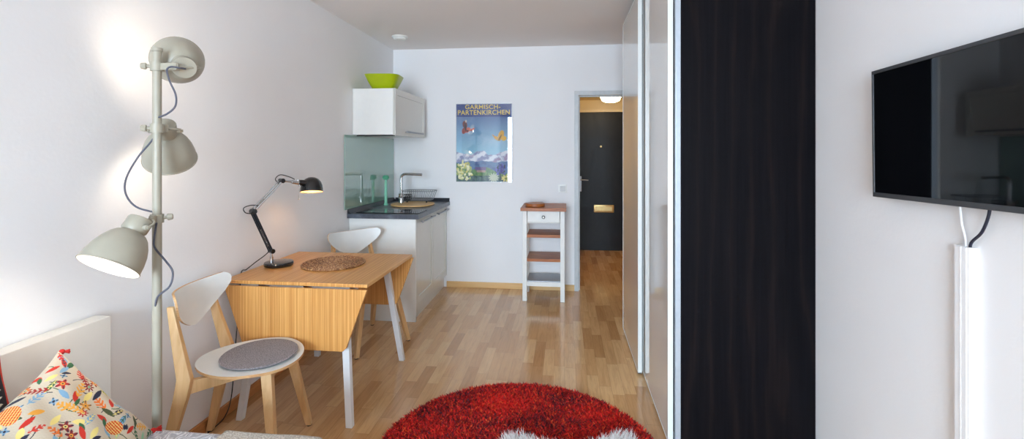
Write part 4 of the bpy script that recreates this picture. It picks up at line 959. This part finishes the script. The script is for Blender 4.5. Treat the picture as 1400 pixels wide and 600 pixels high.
# ------------------------------------------------------------------ rug
RCX, RCY, RR = -.215, 2.135, .668
rug = thing('round_rug', (RCX, RCY, 0), 'round deep red shaggy rug on the parquet', 'rug')
MB().lathe([(RR - .012, .0005), (RR - .005, .003), (RR - .006, .011), (RR - .02, .013), (1e-4, .013)], seg=96).build('backing', plain('dark_red_backing', rgb(120, 14, 16), .95), rug)
def strands(name, pos, length, width, lean, curl, cols, mat, parent, seed, up=(0, 0, 1)):
    """pos N x 3 roots; each strand a thin bent blade of two quads plus a tip"""
    rs = np.random.default_rng(seed); N = len(pos)
    a = rs.uniform(0, 2 * PI, N); d = np.stack([np.cos(a), np.sin(a), np.zeros(N)], 1)
    ln = length * rs.uniform(.75, 1.15, N) if np.isscalar(length) else length
    le = rs.uniform(0, 1, N)[:, None] * lean if np.isscalar(lean) else lean
    w = rs.uniform(0, 2 * PI, N); wd_ = np.stack([np.cos(w), np.sin(w), np.zeros(N)], 1) * width / 2
    dirv = np.array([0, 0, 1.0]) + (d * le if np.isscalar(lean) else le); dirv /= np.linalg.norm(dirv, axis=1)[:, None]
    c2_ = np.stack([np.cos(a + 1.3), np.sin(a + 1.3), -.4 * np.ones(N)], 1) * curl
    p0 = pos; p1 = pos + dirv * ln[:, None] * .5; p2 = pos + dirv * ln[:, None] + c2_ * ln[:, None]
    V_ = np.stack([p0 - wd_, p0 + wd_, p1 - wd_ * .9, p1 + wd_ * .9, p2], 1).reshape(-1, 3)
    b = np.arange(N)[:, None] * 5
    q = (b + np.array([0, 1, 3, 2])); t = (b + np.array([2, 3, 4]))
    me = bpy.data.meshes.new(name); me.vertices.add(len(V_)); me.vertices.foreach_set('co', V_.astype(np.float32).ravel())
    loops = np.concatenate([q, t], 1).ravel(); me.loops.add(len(loops)); me.loops.foreach_set('vertex_index', loops.astype(np.int32))
    st = (np.arange(N)[:, None] * 7 + np.array([0, 4])).ravel(); tot = np.tile([4, 3], N)
    me.polygons.add(2 * N); me.polygons.foreach_set('loop_start', st.astype(np.int32)); me.update(calc_edges=True); me.validate()
    at = me.color_attributes.new('pattern', 'FLOAT_COLOR', 'POINT'); cc = np.ones((N, 5, 4), np.float32); cc[:, :, :3] = cols[:, None, :]; at.data.foreach_set('color', cc.ravel())
    me.materials.append(mat); o = bpy.data.objects.new(name, me); COL.objects.link(o)
    if parent is not None: o.parent = parent
    return o
NR = 95000
rr_ = RR * np.sqrt(RNG.uniform(0, 1, NR)); aa = RNG.uniform(0, 2 * PI, NR); rp = np.stack([rr_ * np.cos(aa), rr_ * np.sin(aa), np.full(NR, .010)], 1)
palr = np.array([L3(226, 30, 18), L3(190, 18, 14), L3(110, 10, 18), L3(236, 84, 34), L3(70, 14, 34), L3(152, 14, 16)]); patch = fnoise(rp[:, 0] * 2.2, rp[:, 1] * 2.2, 17, 4)
prob = RNG.uniform(0, 1, NR) + .28 * patch
idx = np.where(prob > .72, 0, np.where(prob > .48, 1, np.where(prob > .30, 5, np.where(prob > .12, 2, 4)))); idx[RNG.uniform(0, 1, NR) < .09] = 3
pile = strands('pile', rp, .032, .0085, .9, .35, palr[idx], attr_mat('red_yarn', .8), rug, 5); pile['kind'] = 'stuff'; pile['label'] = 'dense red and burgundy yarn pile'
# sheepskin lying on the near part of the rug
sk_ = thing('sheepskin', (.05, 1.93, .038), 'white long-haired sheepskin lying on the near edge of the red rug', 'sheepskin')
def skin_r(a):    # outline radius with two leg lobes pointing away from the camera
    return .215 + .175 * math.exp(-((a - 2.38) / .30) ** 2) + .205 * math.exp(-((a - 1.01) / .24) ** 2) + .10 * math.exp(-((a + .8) / .3) ** 2) + .10 * math.exp(-((a + 2.3) / .3) ** 2)
ol = []
for k in range(90):
    a = -PI + 2 * PI * k / 90; r = skin_r(a); ol.append((r * math.cos(a) * 1.12, r * math.sin(a)))
MB().prism(ol, (0, 0, .0), (1, 0, 0), (0, 1, 0), .012, bev=.003).build('hide', plain('cream_hide', rgb(226, 222, 214), .9), sk_)
NF = 26000; fa_ = RNG.uniform(-PI, PI, NF); fr2 = np.sqrt(RNG.uniform(0, 1, NF)); sr = np.array([skin_r(a) for a in fa_]) * fr2
fpz = np.stack([sr * np.cos(fa_) * 1.12, sr * np.sin(fa_), np.full(NF, .010)], 1)
cl1 = fnoise(fpz[:, 0] * 14, fpz[:, 1] * 14, 41, 3); cl2 = fnoise(fpz[:, 0] * 14, fpz[:, 1] * 14, 42, 3)
edge = np.clip((fr2 - .6) / .4, 0, 1)
lean = np.stack([cl1 * .55 + np.cos(fa_) * edge * .9 + RNG.normal(0, .12, NF), cl2 * .55 + np.sin(fa_) * edge * .9 + RNG.normal(0, .12, NF), np.zeros(NF)], 1)
wc_ = np.clip(.86 + .1 * RNG.uniform(-1, 1, NF), 0, 1)[:, None] * L3(244, 238, 236)
fur = strands('fleece', fpz, .055 * RNG.uniform(.6, 1.25, NF), .0028, lean, .22, wc_, attr_mat('white_fleece', .7), sk_, 6); fur['kind'] = 'stuff'; fur['label'] = 'long white hair tufts'

# ------------------------------------------------------------------ light and camera
w = bpy.data.worlds.new('sky'); S.world = w; w.use_nodes = True
nt = w.node_tree; bg = nt.nodes['Background']; sky = nt.nodes.new('ShaderNodeTexCoord'); sep = nt.nodes.new('ShaderNodeSeparateXYZ'); rp_ = nt.nodes.new('ShaderNodeValToRGB')
nt.links.new(sky.outputs['Generated'], sep.inputs[0]); nt.links.new(sep.outputs[2], rp_.inputs[0])
rp_.color_ramp.elements[0].color = (.47, .57, .68, 1); rp_.color_ramp.elements[0].position = 0.0
rp_.color_ramp.elements[1].color = (.63, .82, .99, 1); rp_.color_ramp.elements[1].position = .25
nt.links.new(rp_.outputs[0], bg.inputs[0]); bg.inputs[1].default_value = 48.5
pl = bpy.data.lights.new('window_portal', 'AREA'); pl.shape = 'RECTANGLE'; pl.size = WX1 - WX0; pl.size_y = WZ1 - WZ0; pl.cycles.is_portal = True
plo = bpy.data.objects.new('window_portal', pl); COL.objects.link(plo); plo.location = ((WX0 + WX1) / 2, YF - .12, (WZ0 + WZ1) / 2); plo.rotation_euler = (PI / 2, 0, 0)

cam = bpy.data.cameras.new('camera'); co = bpy.data.objects.new('camera', cam); COL.objects.link(co)
cam.sensor_fit = 'HORIZONTAL'; cam.sensor_width = 36.0; cam.lens = 36.0 * 640 / 1400; cam.shift_x = 0; cam.shift_y = -92 / 1400; cam.clip_start = .05
co.location = (0, 0, 1.418); co.rotation_euler = (PI / 2, 0, math.atan(72 / 640)); S.camera = co
S.view_settings.view_transform = 'Standard'; S.view_settings.look = 'None'; S.view_settings.exposure = 0.0; S.view_settings.gamma = 1.0; S.view_settings.use_curve_mapping = False
S.cycles.max_bounces = 12; S.cycles.diffuse_bounces = 8; S.cycles.glossy_bounces = 6; S.cycles.transparent_max_bounces = 12
